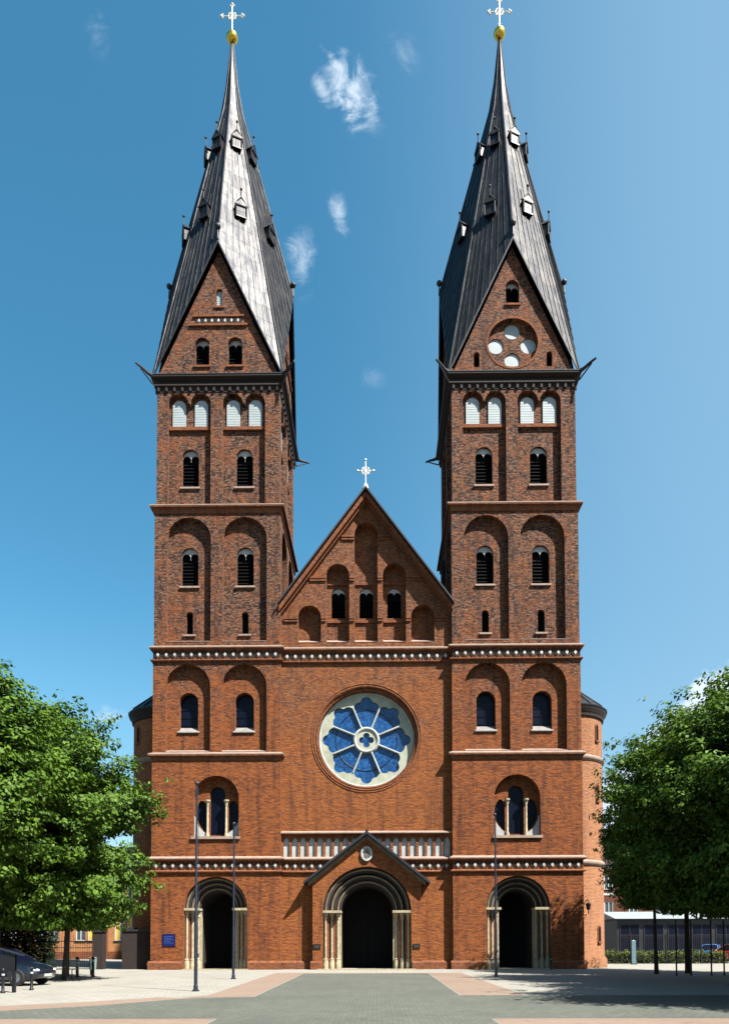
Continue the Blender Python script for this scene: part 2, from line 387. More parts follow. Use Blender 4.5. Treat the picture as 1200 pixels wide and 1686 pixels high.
# ------------------------------------------------------------------ ground
mb = MB(); mb.box(-450, 450, -250, 700, -.5, -.02); tag(mb.build('ground', ASPH), kind='structure')
mb = MB(); mb.fill(lambda u, v, d: Vector((u, v, d)), [[(-32,-33),(32,-33),(45,32),(-45,32)]], .0); tag(mb.build('plaza', PAVE), kind='structure')
Gd = lambda u, v, d: Vector((u, v, d))
mb = MB()
left_edge = [(-60,-28.9),(-14,-28.7),(-8.4,-28.1),(-6.6,-26.6),(-5.3,-24.6),(-4.6,-23.9),(-3.05,-23.5)]
mb.fill(Gd, [[(-3.05,-23.5),(-3.25,-6.3),(3.35,-6.3),(3.2,-23.0),(60,-23.0),(60,-30.0),(3.1,-30.0),(3.05,-60),(-2.75,-60),(-2.75,-30.0),(-60,-30.0)]+left_edge[:-1]], .004)
tag(mb.build('road', GREY), kind='structure')
mb = MB()
mb.fill(Gd, [[(-5.2,-23.9),(-4.6,-22.7),(-4.9,-6.0),(-3.3,-6.0),(-3.1,-23.4)]], .004)
mb.fill(Gd, [[(3.25,-22.95),(3.4,-6.3),(5.2,-6.3),(5.2,-22.95)]], .004)
mb.fill(Gd, [[(-3.3,-5.96),(-4.9,-5.96),(-4.9,-5.4),(5.2,-5.4),(5.2,-6.26),(-3.3,-6.26)]], .004)
mb.fill(Gd, [[(x, y+.02) for x, y in left_edge[:-1]]+[(-5.2,-23.85),(-5.9,-23.6),(-7.4,-25.3),(-9.2,-26.7),(-14,-27.6),(-60,-28.)]], .004)
mb.fill(Gd, [rect(-60,-2.79,-60,-30.02)], .004); mb.fill(Gd, [rect(3.14,60,-60,-30.02)], .004)
tag(mb.build('pavement', PINK), kind='structure')
# low step in front of the doors
mb = MB()
mb.box(-3.0, 3.0, -1.0, -.32, 0, .05); mb.box(-11.3,-7.3,-.55,-.02,0,.05); mb.box(7.3,11.3,-.55,-.02,0,.05)
tag(mb.build('path', STONE), kind='structure')

# ------------------------------------------------------------------ church
church = empty('church', (0, 4, 0))
church_inv = church.matrix_world
tag(church, 'red brick twin-towered church with two pointed grey metal spires, rose window and gabled entrance porch', 'church')
def B(mb, name, mat, parent, label=None, smooth=False):
    o = mb.build(name, mat, None, smooth); o.parent = parent
    if parent.type == 'EMPTY': o.location = -parent.location
    if label: o['label'] = label
    return o

def lights_head(c, zs, r):
    """white plate in the head of a window, cut by two lobes meeting in a pendant"""
    P = [(c+r*math.cos(PI*i/14), zs+r*math.sin(PI*i/14)) for i in range(15)]
    lob = []
    for q, cc in ((0, c-r*.5), (1, c+r*.5)):
        for i in range(8):
            a = PI-PI*i/7
            lob.append((cc+r*.5*math.cos(a), zs-.02+r*.46*math.sin(a)))
        if q == 0: lob.append((c, zs-.16*r/.5))
    return P[:-1]+lob if False else P+lob[1:-1]

def window(Fm, parent, c, hw, z0, zs, d, kind):
    """fills one opening; d = depth of the opening's back plane"""
    mb = MB()
    if kind == 'white':
        mb.slab(Fm, [arch(c, hw-.01, z0, zs)], d, d+.11)
        for q in range(1, 9): mb.fbox(Fm, c-hw+.03, c+hw-.03, z0+(zs-z0)*q/8-.008, z0+(zs-z0)*q/8+.008, d-.008, d-.001)
        B(mb, 'shutter', SHUT, parent); return
    if kind == 'glass':
        mb.fill(Fm, [arch(c, hw, z0, zs)], d)
        for i in range(1, 5): mb.fbox(Fm, c-hw+.01, c+hw-.01, z0+(zs+hw-z0)*i/5-.015, z0+(zs+hw-z0)*i/5+.015, d-.03, d-.004)
        mb.fbox(Fm, c-.015, c+.015, z0, zs+hw-.03, d-.032, d-.002)
        B(mb, 'window', GLASSD, parent); return
    mb.fill(Fm, [arch(c, hw, z0, zs)], d+.12)
    mb.reveal(Fm, arch(c, hw, z0, zs), d-.001, d+.12)
    if kind != 'slit':
        k = int((zs-z0)/.22)
        for i in range(k):
            z = z0+.05+i*.22
            mb.add([Fm(c-hw, z, d+.01), Fm(c+hw, z, d+.01), Fm(c+hw, z+.14, d+.11), Fm(c-hw, z+.14, d+.11)], [(0,1,2,3)])
    B(mb, 'window', DARK, parent)
    if kind == 'head':
        mb = MB(); mb.slab(Fm, [lights_head(c, zs, hw-.005)], d-.1, d-.03); B(mb, 'window_tracery', PLAST, parent)

def course(mb, Fm, hw, z0, z1, p, side=True, ylap=0.):
    """moulded string course: sloped top, square face, chamfered foot (profile extruded along u)"""
    p *= 1.25; hh_ = min(.09, (z1-z0)*.3); tp = min(.13, (z1-z0)*.4)
    prof = [(0, z0), (-p*.25, z0+.01), (-p*.35, z1-tp-hh_-.05), (-p, z1-tp-hh_), (-p, z1-tp), (0, z1)]
    e = [(-hw-(-pr[0]), pr) for pr in prof]
    P = [Fm(-hw+q[0], q[1], q[0]) for q in prof]+[Fm(hw-q[0], q[1], q[0]) for q in prof]
    n = len(prof)
    mb.add(P, [(i, i+n, i+n+1, i+1) for i in range(n-1)])

def ring_course(name, mat, parent, cx, cy, h, z0, z1, p, faces='SEWN'):
    mb = MB()
    for k in faces:
        off = {'S':(cx, cy-h), 'N':(cx, cy+h), 'E':(cx+h, cy), 'W':(cx-h, cy)}[k]
        course(mb, Fr(off[0], off[1], k), h, z0, z1, p)
    if mat is SILL: mat = BRL
    if z0 > .1 and z1-z0 > .2:
        mc = MB()
        for k in faces:
            off = {'S':(cx, cy-h), 'N':(cx, cy+h), 'E':(cx+h, cy), 'W':(cx-h, cy)}[k]
            cap(mc, Fr(off[0], off[1], k), h, z1, p)
        B(mc, 'course_cap', SILL, parent)
    return B(mb, name, mat, parent)

def cap(mc, Fm, h, z1, p):
    """pale sloping top tiles of a string course"""
    e = p*1.25+.015
    P = [(-e, z1-.15), (-e, z1-.085), (0, z1+.03)]
    mc.add([Fm(-h+q[0], q[1], q[0]) for q in P]+[Fm(h-q[0], q[1], q[0]) for q in P], [(0,3,4,1),(1,4,5,2)])

def diamonds(Fm, parent, u0, u1, zc, s, n, d=-.03):
    mb = MB()
    for i in range(n):
        u = u0+(u1-u0)*(i+.5)/n
        L = [(u-s*.72, zc), (u, zc-s), (u+s*.72, zc), (u, zc+s)]
        mb.slab(Fm, [L], d-.03, d+.02)
    B(mb, 'diamond_frieze', PLAST, parent)
    mb = MB(); st = (u1-u0)/n
    hh = s*1.45
    for i in range(n+1):     # dark crossed bricks between the lozenges
        u = u0+(u1-u0)*i/n
        for sg in (-1, 1):
            a, b = u-sg*st*.5, u+sg*st*.5
            if a < u0-.01 or b < u0-.01 or a > u1+.01 or b > u1+.01: 
                continue
        for sg in (-1, 1):
            L = [(u-.035, zc+sg*.0), (u-st*.42*1, zc+sg*hh), (u-st*.42+.09, zc+sg*hh), (u+.035, zc)]
            L2 = [(2*u-a_, b_) for a_, b_ in L]
            for Q in (L, L2):
                Q = [(min(max(a_, u0), u1), b_) for a_, b_ in Q]
                mb.slab(Fm, [Q], d-.012 if Q is not L2 else d-.014, d+.01)
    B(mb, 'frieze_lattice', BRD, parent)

XC, YC = 9.35, 4.0
def build_tower(sx):
    cx = sx*XC
    mb = MB()
    T = B(MB(), 'tower', BR, church) if False else None
    stages = [(0, 13.3, 4.02), (13.3, 20.2, 4.00), (20.2, 29.1, 3.97), (29.1, 37.65, 3.90)]
    todo = []            # deferred sub-parts
    for si, (z0, z1, h) in enumerate(stages):
        for k in 'SEWN':
            off = {'S':(cx, YC-h), 'N':(cx, YC+h), 'E':(cx+h, YC), 'W':(cx-h, YC)}[k]
            Fm = Fr(off[0], off[1], k)
            holes = []
            inner = (k == 'E' and sx < 0) or (k == 'W' and sx > 0)
            vis = k == 'S' or inner
            if si == 0:
                if k == 'S':
                    P = arch(0, 1.96, .0, 3.80, 22)
                    outer = [(-h, 0), (-1.96, 0)]+P[:1:-1]+[(1.96, 0), (h, 0), (h, z1), (-h, z1)]
                    # portal: opening cut from the ground up
                    o2 = [(-h,0),(-1.96,0)]+[(1.96*math.cos(PI-PI*i/22), 3.80+1.96*math.sin(PI*i/22)) for i in range(23)]+[(1.96,0),(h,0),(h,z1),(-h,z1)]
                    W1 = arch(0, 1.42, 8.28, 10.66, 20)
                    mb.fill(Fm, [o2, W1], 0)
                    mb.reveal(Fm, W1, 0, .5)
                    # tracery plate behind: side lights follow a circle, centre light tall
                    R_, zc = 1.36, 9.78
                    def lune(s):
                        a0 = math.acos(.70/R_)
                        pts = []
                        for i in range(19):
                            a = -a0+2*a0*i/18
                            x, z = R_*math.cos(a), zc+R_*math.sin(a)*.98
                            z = min(z, 10.28+math.sqrt(max(.0, .33**2-(x-1.03)**2))) if z > 10.28 else z
                            pts.append((s*x, z))
                        return pts if s > 0 else pts[::-1]
                    cen = [(-.48, 8.42), (.48, 8.42), (.48, 11.0)]+[(.48*math.cos(PI*i/8), 11.0+.48*math.sin(PI*i/8)) for i in range(1, 8)]+[(-.48, 11.0)]
                    low = [p for p in W1]
                    mb.fill(Fm, [W1, cen, lune(1), lune(-1)], .5)
                    for L in (cen, lune(1), lune(-1)): mb.reveal(Fm, L, .5, .72)
                    todo.append(('tri', Fm, W1, cen, lune))
                else:
                    mb.fill(Fm, [rect(-h, h, z0, z1)], 0)
            elif si == 1:
                if k == 'S':
                    for c in (-1.80, 1.72):
                        P = arch(c, 1.40, 13.62, 17.72, 20); holes.append(P)
                    mb.fill(Fm, [rect(-h, h, z0, z1)]+holes, 0)
                    for c, P in zip((-1.80, 1.72), holes):
                        mb.reveal(Fm, P, 0, .40)
                        Q = arch(c-.04, .60, 14.95, 16.84); mb.fill(Fm, [P, Q], .40); mb.reveal(Fm, Q, .40, .86)
                        todo.append(('win', Fm, c-.04, .60, 14.95, 16.84, .84, 'glass'))
                        todo.append(('slope', Fm, c-.04, .70, 14.93, 15.32, .40, .82))
                        todo.append(('baysill', Fm, c, 1.395, 13.62, .40))
                else:
                    mb.fill(Fm, [rect(-h, h, z0, z1)], 0)
            elif si == 2:
                cs = (-1.80, 1.72) if k == 'S' else (-1.76, 1.76)
                for c in cs: holes.append(arch(c, 1.39, 20.62, 27.14, 20))
                mb.fill(Fm, [rect(-h, h, z0, z1)]+holes, 0)
                for c, P in zip(cs, holes):
                    mb.reveal(Fm, P, 0, .40)
                    Q = arch(c-.03, .54, 24.3, 26.25); Q2 = arch(c-.03, .22, 21.2, 22.42, 8)
                    mb.fill(Fm, [P, Q, Q2], .40); mb.reveal(Fm, Q, .40, .70); mb.reveal(Fm, Q2, .40, .70)
                    todo.append(('win', Fm, c-.03, .54, 24.3, 26.25, .68, 'head'))
                    todo.append(('win', Fm, c-.03, .22, 21.2, 22.42, .68, 'slit'))
                    todo.append(('sill', Fm, c-.03, .64, 24.16, 24.30, .40))
                    todo.append(('sill', Fm, c-.03, .40, 21.06, 21.19, .40))
                    if vis: todo.append(('baysill', Fm, c, 1.385, 20.62, .40))
            else:
                cs = (-1.84, 1.62) if k == 'S' else (-1.73, 1.73)
                for c in cs:
                    P = [(c-1.36, 29.4), (c+1.36, 29.4)]
                    for cc in (c+.71, c-.71):
                        P += [(cc+.65*math.cos(PI*i/10), 35.95+.65*math.sin(PI*i/10)) for i in range(11)]
                    holes.append(P)
                mb.fill(Fm, [rect(-h, h, z0, z1)]+holes, 0)
                for c, P in zip(cs, holes):
                    mb.reveal(Fm, P, 0, .36)
                    Q = arch(c-.0, .54, 30.75, 32.66)
                    U = [arch(c+q, .43, 34.62, 35.92) for q in (-.71, .71)]
                    mb.fill(Fm, [P, Q]+U, .36); mb.reveal(Fm, Q, .36, .66)
                    for q in U: mb.reveal(Fm, q, .36, .40)
                    todo.append(('win', Fm, c, .54, 30.75, 32.66, .64, 'head'))
                    todo.append(('sill', Fm, c, .64, 30.60, 30.74, .36))
                    for q in (-.71, .71):
                        todo.append(('win', Fm, c+q, .43, 34.62, 35.92, .27, 'white'))
                    todo.append(('ledge', Fm, c, 1.35, 34.38, 34.60, .36))
    T = B(mb, 'tower', BR, church, ('left' if sx < 0 else 'right')+' brick bell tower with blind arches')
    for t in todo:
        if t[0] == 'win': window(t[1], T, *t[2:])
        elif t[0] == 'sill':
            _, Fm, c, hw, z0, z1, d = t
            mb = MB(); mb.fbox(Fm, c-hw, c+hw, z0, z1-.03, d-.12, d+.02)
            mb.add([Fm(c-hw, z1-.03, d-.12), Fm(c+hw, z1-.03, d-.12), Fm(c+hw, z1+.03, d+.25), Fm(c-hw, z1+.03, d+.25)], [(0,1,2,3)])
            B(mb, 'window_sill', SILL, T)
        elif t[0] == 'ledge':
            _, Fm, c, hw, z0, z1, d = t
            mb = MB(); mb.fbox(Fm, c-hw, c+hw, z0, z1, d-.16, d+.3); B(mb, 'ledge', BRL, T)
        elif t[0] == 'slope':
            _, Fm, c, hw, z0, z1, d0, d1 = t
            mb = MB(); P = [Fm(c-hw,z0-.06,d0-.1),Fm(c+hw,z0-.06,d0-.1),Fm(c+hw,z0,d0-.1),Fm(c-hw,z0,d0-.1),Fm(c-.6,z1,d1),Fm(c+.6,z1,d1),Fm(c-hw,z0+.07,d0),Fm(c+hw,z0+.07,d0)]
            mb.add(P, [(0,1,2,3),(3,2,7,6),(6,7,5,4),(0,3,6),(1,7,2)])
            B(mb, 'window_sill', SILLW, T)
        elif t[0] == 'baysill':
            _, Fm, c, hw, z0, d = t
            mb = MB(); P = [Fm(c-hw,z0-.02,-.02),Fm(c+hw,z0-.02,-.02),Fm(c+hw,z0+.16,d-.005),Fm(c-hw,z0+.16,d-.005),Fm(c-hw,z0-.05,-.02),Fm(c+hw,z0-.05,-.02)]
            mb.add(P, [(0,1,2,3),(4,5,1,0)]); B(mb, 'sloped_sill', SILL, T)
        elif t[0] == 'tri':
            _, Fm, W1, cen, lune = t
            mb = MB()
            mb.fill(Fm, [W1], .72); B(mb, 'window', GLASSD, T)
            # pale corner stones below the side lights
            for s in (-1, 1):
                mb = MB()
                pts = [(s*x_, z_) for x_, z_ in [(1.415, 8.285), (.56, 8.285), (.56, 8.60)]]
                arc = []
                for i in range(12):
                    a = -math.acos(.62/1.40)+ (math.acos(.62/1.40)+.0)*i/11
                    arc.append((s*min(1.40*math.cos(a), 1.405), 9.72+1.40*math.sin(a)*.98))
                L = pts[:2]+[p for p in arc if p[1] < 9.6]+[(s*1.415, 9.6)]
                mb.slab(Fm, [L if s > 0 else L], .36, .495)
                B(mb, 'window_corner_stone', PLAST, T)
            mb = MB(); mb.fbox(Fm, -1.52, 1.52, 8.10, 8.26, -.14, .45); B(mb, 'window_sill', SILL, T)
            for s in (-1, 1):
                mb = MB(); q = Fm(s*.585, 0, .30)
                mb.lathe((q.x, q.y, 8.27), [(.0,0),(.14,0),(.14,.1),(.11,.16),(.12,.2),(.075,.26),(.07,1.95),(.09,1.97),(.08,2.0),(.13,2.2),(.17,2.24),(.17,2.34),(0,2.34)], 14)
                B(mb, 'colonnette', STONE, T, smooth=True)
    # courses, friezes, plinth
    for zz in (6.0, 19.28):
        Fm = Fr(cx, YC-(4.02 if zz < 10 else 4.0), 'S'); h = 4.02 if zz < 10 else 4.0
        up = .72
        ring_course('string_course', SILL if zz < 10 else BRL, T, cx, YC, h, zz+up, zz+up+.28, .16)
        ring_course('string_course', BRL, T, cx, YC, h, zz, zz+.17, .12)
        diamonds(Fm, T, -h+.05, h-.05, zz+.45, .145, 15)
    ring_course('string_course', SILL, T, cx, YC, 4.005, 13.02, 13.52, .17)
    ring_course('string_course', SILL, T, cx, YC, 3.975, 28.75, 29.32, .2)
    ring_course('plinth', BRL, T, cx, YC, 4.02, .0, .55, .14, 'EWN')
    mb = MB(); Fm = Fr(cx, YC-4.02, 'S')
    for a, b in ((-4.16, -2.0), (2.0, 4.16)):
        mb.fbox(Fm, a, b, 0, .42, -.14, .02)
        mb.add([Fm(a, .42, -.14), Fm(b, .42, -.14), Fm(b, .54, .0), Fm(a, .54, .0)], [(0,1,2,3)])
    B(mb, 'plinth', BRL, T)
    # eaves cornice: corbelled out, its shade painted in with near-black brick, gutter on top
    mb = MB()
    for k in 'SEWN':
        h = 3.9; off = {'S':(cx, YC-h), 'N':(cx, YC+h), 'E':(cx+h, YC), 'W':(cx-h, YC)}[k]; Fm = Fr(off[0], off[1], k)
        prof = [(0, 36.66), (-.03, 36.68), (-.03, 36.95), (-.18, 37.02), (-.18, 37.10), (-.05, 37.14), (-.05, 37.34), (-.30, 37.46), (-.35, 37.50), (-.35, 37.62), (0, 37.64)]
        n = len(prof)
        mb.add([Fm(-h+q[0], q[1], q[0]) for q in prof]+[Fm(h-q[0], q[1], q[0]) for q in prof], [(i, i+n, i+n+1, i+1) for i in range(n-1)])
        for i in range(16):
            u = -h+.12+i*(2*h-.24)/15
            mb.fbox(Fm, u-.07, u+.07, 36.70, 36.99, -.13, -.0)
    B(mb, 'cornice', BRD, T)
    mb = MB(); g = 3.9+.33
    pts = [(cx+q*g, YC+p_*g, 37.62) for q, p_ in ((-1,-1), (1,-1), (1,1), (-1,1))]
    for i in range(4): mb.tube([pts[i], pts[(i+1) % 4]], .055, 8)
    B(mb, 'gutter', LEAD, T)
    for ax, ay in ((-1,-1), (1,-1), (1,1), (-1,1)):
        mb = MB(); a = Vector((cx+ax*4.1, YC+ay*4.1, 37.62)); dirv = Vector((ax, ay, .08)).normalized()
        mb.tube([a, a+dirv*.4, a+dirv*.8+Vector((0,0,.1)), a+dirv*1.2+Vector((0,0,.14))], [.14,.1,.08,.06], 8)
        mb.tube([a+Vector((0,0,-.55)), a+dirv*.9], [.05,.04], 6)
        B(mb, 'gargoyle', LEAD, T)
    # portal
    portal(Fr(cx, YC-4.02, 'S'), T, 1.96, 1.08, 3.80, 3, 1.5)
    # gables on the four sides
    for k in 'SEWN':
        h = 3.9; off = {'S':(cx, YC-h), 'N':(cx, YC+h), 'E':(cx+h, YC), 'W':(cx-h, YC)}[k]; Fm = Fr(off[0], off[1], k)
        mb = MB(); tri = [(-3.88, 37.66), (3.88, 37.66), (0, 46.0)]
        jobs = []
        if sx < 0:
            L = [arch(c, .46, 38.42, 39.82) for c in (-1.05, 1.05)]; S1 = arch(0.03, .2, 42.3, 43.25, 8)
            mb.fill(Fm, [tri, S1]+L, 0)
            for q in L: mb.reveal(Fm, q, 0, .4)
            mb.reveal(Fm, S1, 0, .3)
        else:
            C0 = circ(0, 39.72, 1.58, 40); A1 = arch(0, .42, 42.25, 43.4)
            Sl = [arch(q, .18, 38.15, 38.95, 8) for q in (-2.3, 2.3)]
            mb.fill(Fm, [tri, C0, A1]+Sl, 0)
            mb.reveal(Fm, C0, 0, .28); mb.reveal(Fm, A1, 0, .4)
            for q in Sl: mb.reveal(Fm, q, 0, .4)
            cc = [(0, 40.66), (0, 38.76), (-1.03, 39.71), (1.03, 39.71)]
            Cs = [circ(a, b, .50, 24) for a, b in cc]
            mb.fill(Fm, [C0]+Cs, .28)
            for q in Cs: mb.reveal(Fm, q, .28, .40)
        G = B(mb, 'gable', BR, church)
        if sx < 0:
            for c in (-1.05, 1.05):
                window(Fm, G, c, .46, 38.42, 39.82, .4, 'head')
                mb = MB(); mb.fbox(Fm, c-.56, c+.56, 38.28, 38.41, -.1, .3); B(mb, 'window_sill', BRL, G)
            window(Fm, G, .03, .2, 42.3, 43.25, .16, 'white')
            mb = MB(); mb.fbox(Fm, -.3, .36, 42.18, 42.29, -.08, .2); B(mb, 'window_sill', BRL, G)
            mb = MB(); mb.fbox(Fm, -1.62, 1.62, 41.58, 41.70, -.1, .01); mb.fbox(Fm, -1.85, 1.85, 40.98, 41.12, -.12, .01); B(mb, 'string_course', BRL, G)
            diamonds(Fm, G, -1.45, 1.45, 41.35, .13, 7)
        else:
            window(Fm, G, 0, .42, 42.25, 43.4, .4, 'head')
            for q in (-2.3, 2.3): window(Fm, G, q, .18, 38.15, 38.95, .4, 'slit')
            mb = MB(); mb.fbox(Fm, -.5, .5, 42.12, 42.24, -.1, .3); B(mb, 'window_sill', BRL, G)
            for a, b in cc:
                mb = MB(); mb.fill(Fm, [circ(a, b, .50, 24)], .36); B(mb, 'round_window', SHUT, G)
            mb = MB(); mb.slab(Fm, [circ(0, 39.72, 1.72, 40), circ(0, 39.72, 1.585, 40)], -.025, .02); B(mb, 'roundel_ring', BRL, G)
    # spire
    mb = MB(); hv = 4.10; zc, zg = 37.72, 46.35
    z1, z2, z3 = 59.5, 61.6, 64.9
    def dirs(i):                          # 0,2,4,6 = gables, odd = corners
        a = -PI/2+i*PI/4; return Vector((math.cos(a), math.sin(a), 0))
    c0 = Vector((cx, YC, 0))
    base = [c0+dirs(i)*(hv+.2 if i % 2 == 0 else hv*math.sqrt(2))+Vector((0,0, zg if i % 2 == 0 else zc)) for i in range(8)]
    ringz = [(z1, .74, .66), (z2, .40, .38), (z3, .065, .065)]
    rings = [[c0+dirs(i)*(a if i % 2 == 0 else b)+Vector((0,0,z)) for i in range(8)] for z, a, b in ringz]
    for i in range(8):
        j = (i+1) % 8
        mb.add([base[i], base[j], rings[0][j], rings[0][i]], [(0,1,2),(0,2,3)])
        for r in range(2): mb.add([rings[r][i], rings[r][j], rings[r+1][j], rings[r+1][i]], [(0,1,2,3)])
    dn = Vector((0,0,-.22))
    for i in range(8):
        j = (i+1) % 8
        mb.add([base[i], base[j], base[j]+dn, base[i]+dn], [(0,1,2,3)])
        mb.add([base[i]+dn, base[j]+dn, c0+Vector((0,0,58.))], [(0,1,2)])
    SP = B(mb, 'spire', ZINC, church, ('left' if sx < 0 else 'right')+' tall folded sheet-metal spire with small dormers')
    mb = MB()
    for i in range(8):
        j = (i+1) % 8
        A_, B_, C_, D_ = base[i], base[j], rings[0][j], rings[0][i]
        nrm = (B_-A_).cross(D_-A_).normalized()
        if nrm.dot(A_-c0-Vector((0,0,A_.z))) < 0: nrm = -nrm
        for q in range(1, 8):
            u = q/8; top = .93 if q == 4 else (.78 if q % 2 == 0 else .5)
            P0 = A_.lerp(B_, u); P1 = D_.lerp(C_, u); t = (P1-P0).normalized(); sd_ = t.cross(nrm)*.016
            # the two-triangle face is slightly folded: place the seam on whichever triangle it crosses
            dg = C_-A_; ua = u
            Pm = None
            pts = []
            for k in range(7):
                f = top*k/6
                p = A_.lerp(B_, u).lerp(D_.lerp(C_, u), f)
                n1 = (B_-A_).cross(C_-A_).normalized(); n2 = (C_-A_).cross(D_-A_).normalized()
                if n1.dot(nrm) < 0: n1 = -n1
                if n2.dot(nrm) < 0: n2 = -n2
                h1 = -(p-A_).dot(n1); h2 = -(p-A_).dot(n2)
                pts.append(p+nrm*min(h1, h2, key=lambda z: z) if False else p+nrm*(h1 if u > f else h2))
            for a, b in zip(pts, pts[1:]):
                V = [a-sd_, a+sd_, a+sd_+nrm*.035, a-sd_+nrm*.035, b-sd_, b+sd_, b+sd_+nrm*.035, b-sd_+nrm*.035]
                mb.add(V, [(3,2,6,7),(0,3,7,4),(1,5,6,2)])
    for i in range(8):
        mb.tube([base[i]+Vector((0,0,.02)), rings[0][i], rings[1][i], rings[2][i]], [.075,.06,.04,.03], 6)
    B(mb, 'standing_seams', ZINC, SP)
    mb = MB()
    for i in range(0, 8, 2):            # verge boards under the roof edge along each gable
        for j in ((i+1) % 8, (i-1) % 8):
            a, b = base[i], base[j]; n_ = dirs(i)
            off = n_*.02
            V = [a+off, b+off, b+off+Vector((0,0,-.13)), a+off+Vector((0,0,-.16))]
            V += [v-n_*.1 for v in V]
            mb.add(V, [(0,1,2,3),(7,6,5,4),(0,4,5,1),(2,6,7,3)])
    B(mb, 'verge_board', LEAD, SP)
    for i in range(0, 8, 2):
        mb = MB(); p = base[i]
        mb.tube([p, p+Vector((0,0,.75))], [.06,.035], 8); mb.ball((p.x, p.y, p.z+.85), .19, 8)
        B(mb, 'gable_finial', LEAD, SP, smooth=True)
    for i in range(8):
        j = (i+1) % 8; A_, B_, C_, D_ = base[i], base[j], rings[0][j], rings[0][i]
        for zt in (49.1, 55.3):
            dm = (dirs(i)+dirs(j)).normalized()
            a1 = A_.lerp(D_, (zt-A_.z)/(D_.z-A_.z)); b1 = B_.lerp(C_, (zt-B_.z)/(C_.z-B_.z))
            p = a1.lerp(b1, .5); r = (p-c0)*1; r.z = 0; r = r.length
            s_ = Vector((-dm.y, dm.x, 0)); hw, hh, out = .34, .78, .16
            if zt > 52: hw, hh = .32, .72
            q = c0+dm*(r+out)
            q.z = 0
            def X(a, z, b): return q+s_*a-dm*b+Vector((0,0,z))
            mb = MB()    # sheet-metal cheeks, front and small pitched cap
            mb.add([X(-hw, zt, 0), X(hw, zt, 0), X(hw, zt+hh, 0), X(-hw, zt+hh, 0), X(-hw, zt, 1.2), X(hw, zt, 1.2), X(hw, zt+hh, 1.2), X(-hw, zt+hh, 1.2)],
                   [(0,1,2,3),(0,3,7,4),(1,5,6,2),(0,4,5,1)])
            e = .08
            mb.add([X(-hw-e, zt+hh, -.08), X(hw+e, zt+hh, -.08), X(0, zt+hh+.55, -.02), X(-hw-e, zt+hh, 1.3), X(hw+e, zt+hh, 1.3), X(0, zt+hh+.55, 1.3)], [(0,1,2),(0,2,5,3),(1,4,5,2)])
            d_ = B(mb, 'dormer', ZINC, SP)
            mb = MB(); fw_ = .05
            def bar(a0, z0, a1, z1_):
                mb.tube([X(a0, z0, -.03), X(a1, z1_, -.03)], fw_, 4)
            bar(-hw, zt, hw, zt); bar(-hw, zt+hh, hw, zt+hh); bar(-hw, zt, -hw, zt+hh); bar(hw, zt, hw, zt+hh)
            bar(-hw-.06, zt+hh, 0, zt+hh+.52); bar(hw+.06, zt+hh, 0, zt+hh+.52)
            pt = X(0, zt+hh+.55, 0); mb.tube([pt, pt+Vector((0,0,.5))], .03, 6); mb.ball((pt.x, pt.y, pt.z+.55), .085, 6)
            B(mb, 'dormer_frame', IRON, SP)
    mb = MB(); mb.ball((cx, YC, 65.15), .40, 14, .95); B(mb, 'orb', GOLD, SP, 'gilded ball under the cross', True)
    mb = MB(); zc_ = 66.75
    mb.tube([(cx, YC, 65.5), (cx, YC, 67.6)], .035, 8); mb.tube([(cx-.72, YC, zc_), (cx+.72, YC, zc_)], .035, 8)
    for a in range(4):
        dx, dz = ((1,0),(-1,0),(0,1),(0,-1))[a]
        L = .80 if a != 3 else .0
        if a != 3:
            c_ = (cx+dx*.78, YC, zc_+dz*.85)
            mb.ball(c_, .09, 6); mb.ball((c_[0]+dz*.12-dx*.1, YC, c_[2]+dx*.12-dz*.1), .065, 6); mb.ball((c_[0]-dz*.12-dx*.1, YC, c_[2]-dx*.12-dz*.1), .065, 6)
    mb.tube([(cx+.26*math.cos(2*PI*i/20), YC, zc_+.26*math.sin(2*PI*i/20)) for i in range(21)], .04, 6)
    for sg in (-1, 1):
        mb.tube([(cx-.24, YC, zc_-.24*sg), (cx+.24, YC, zc_+.24*sg)], .035, 6)
    B(mb, 'cross', CROSS, SP)
    return T

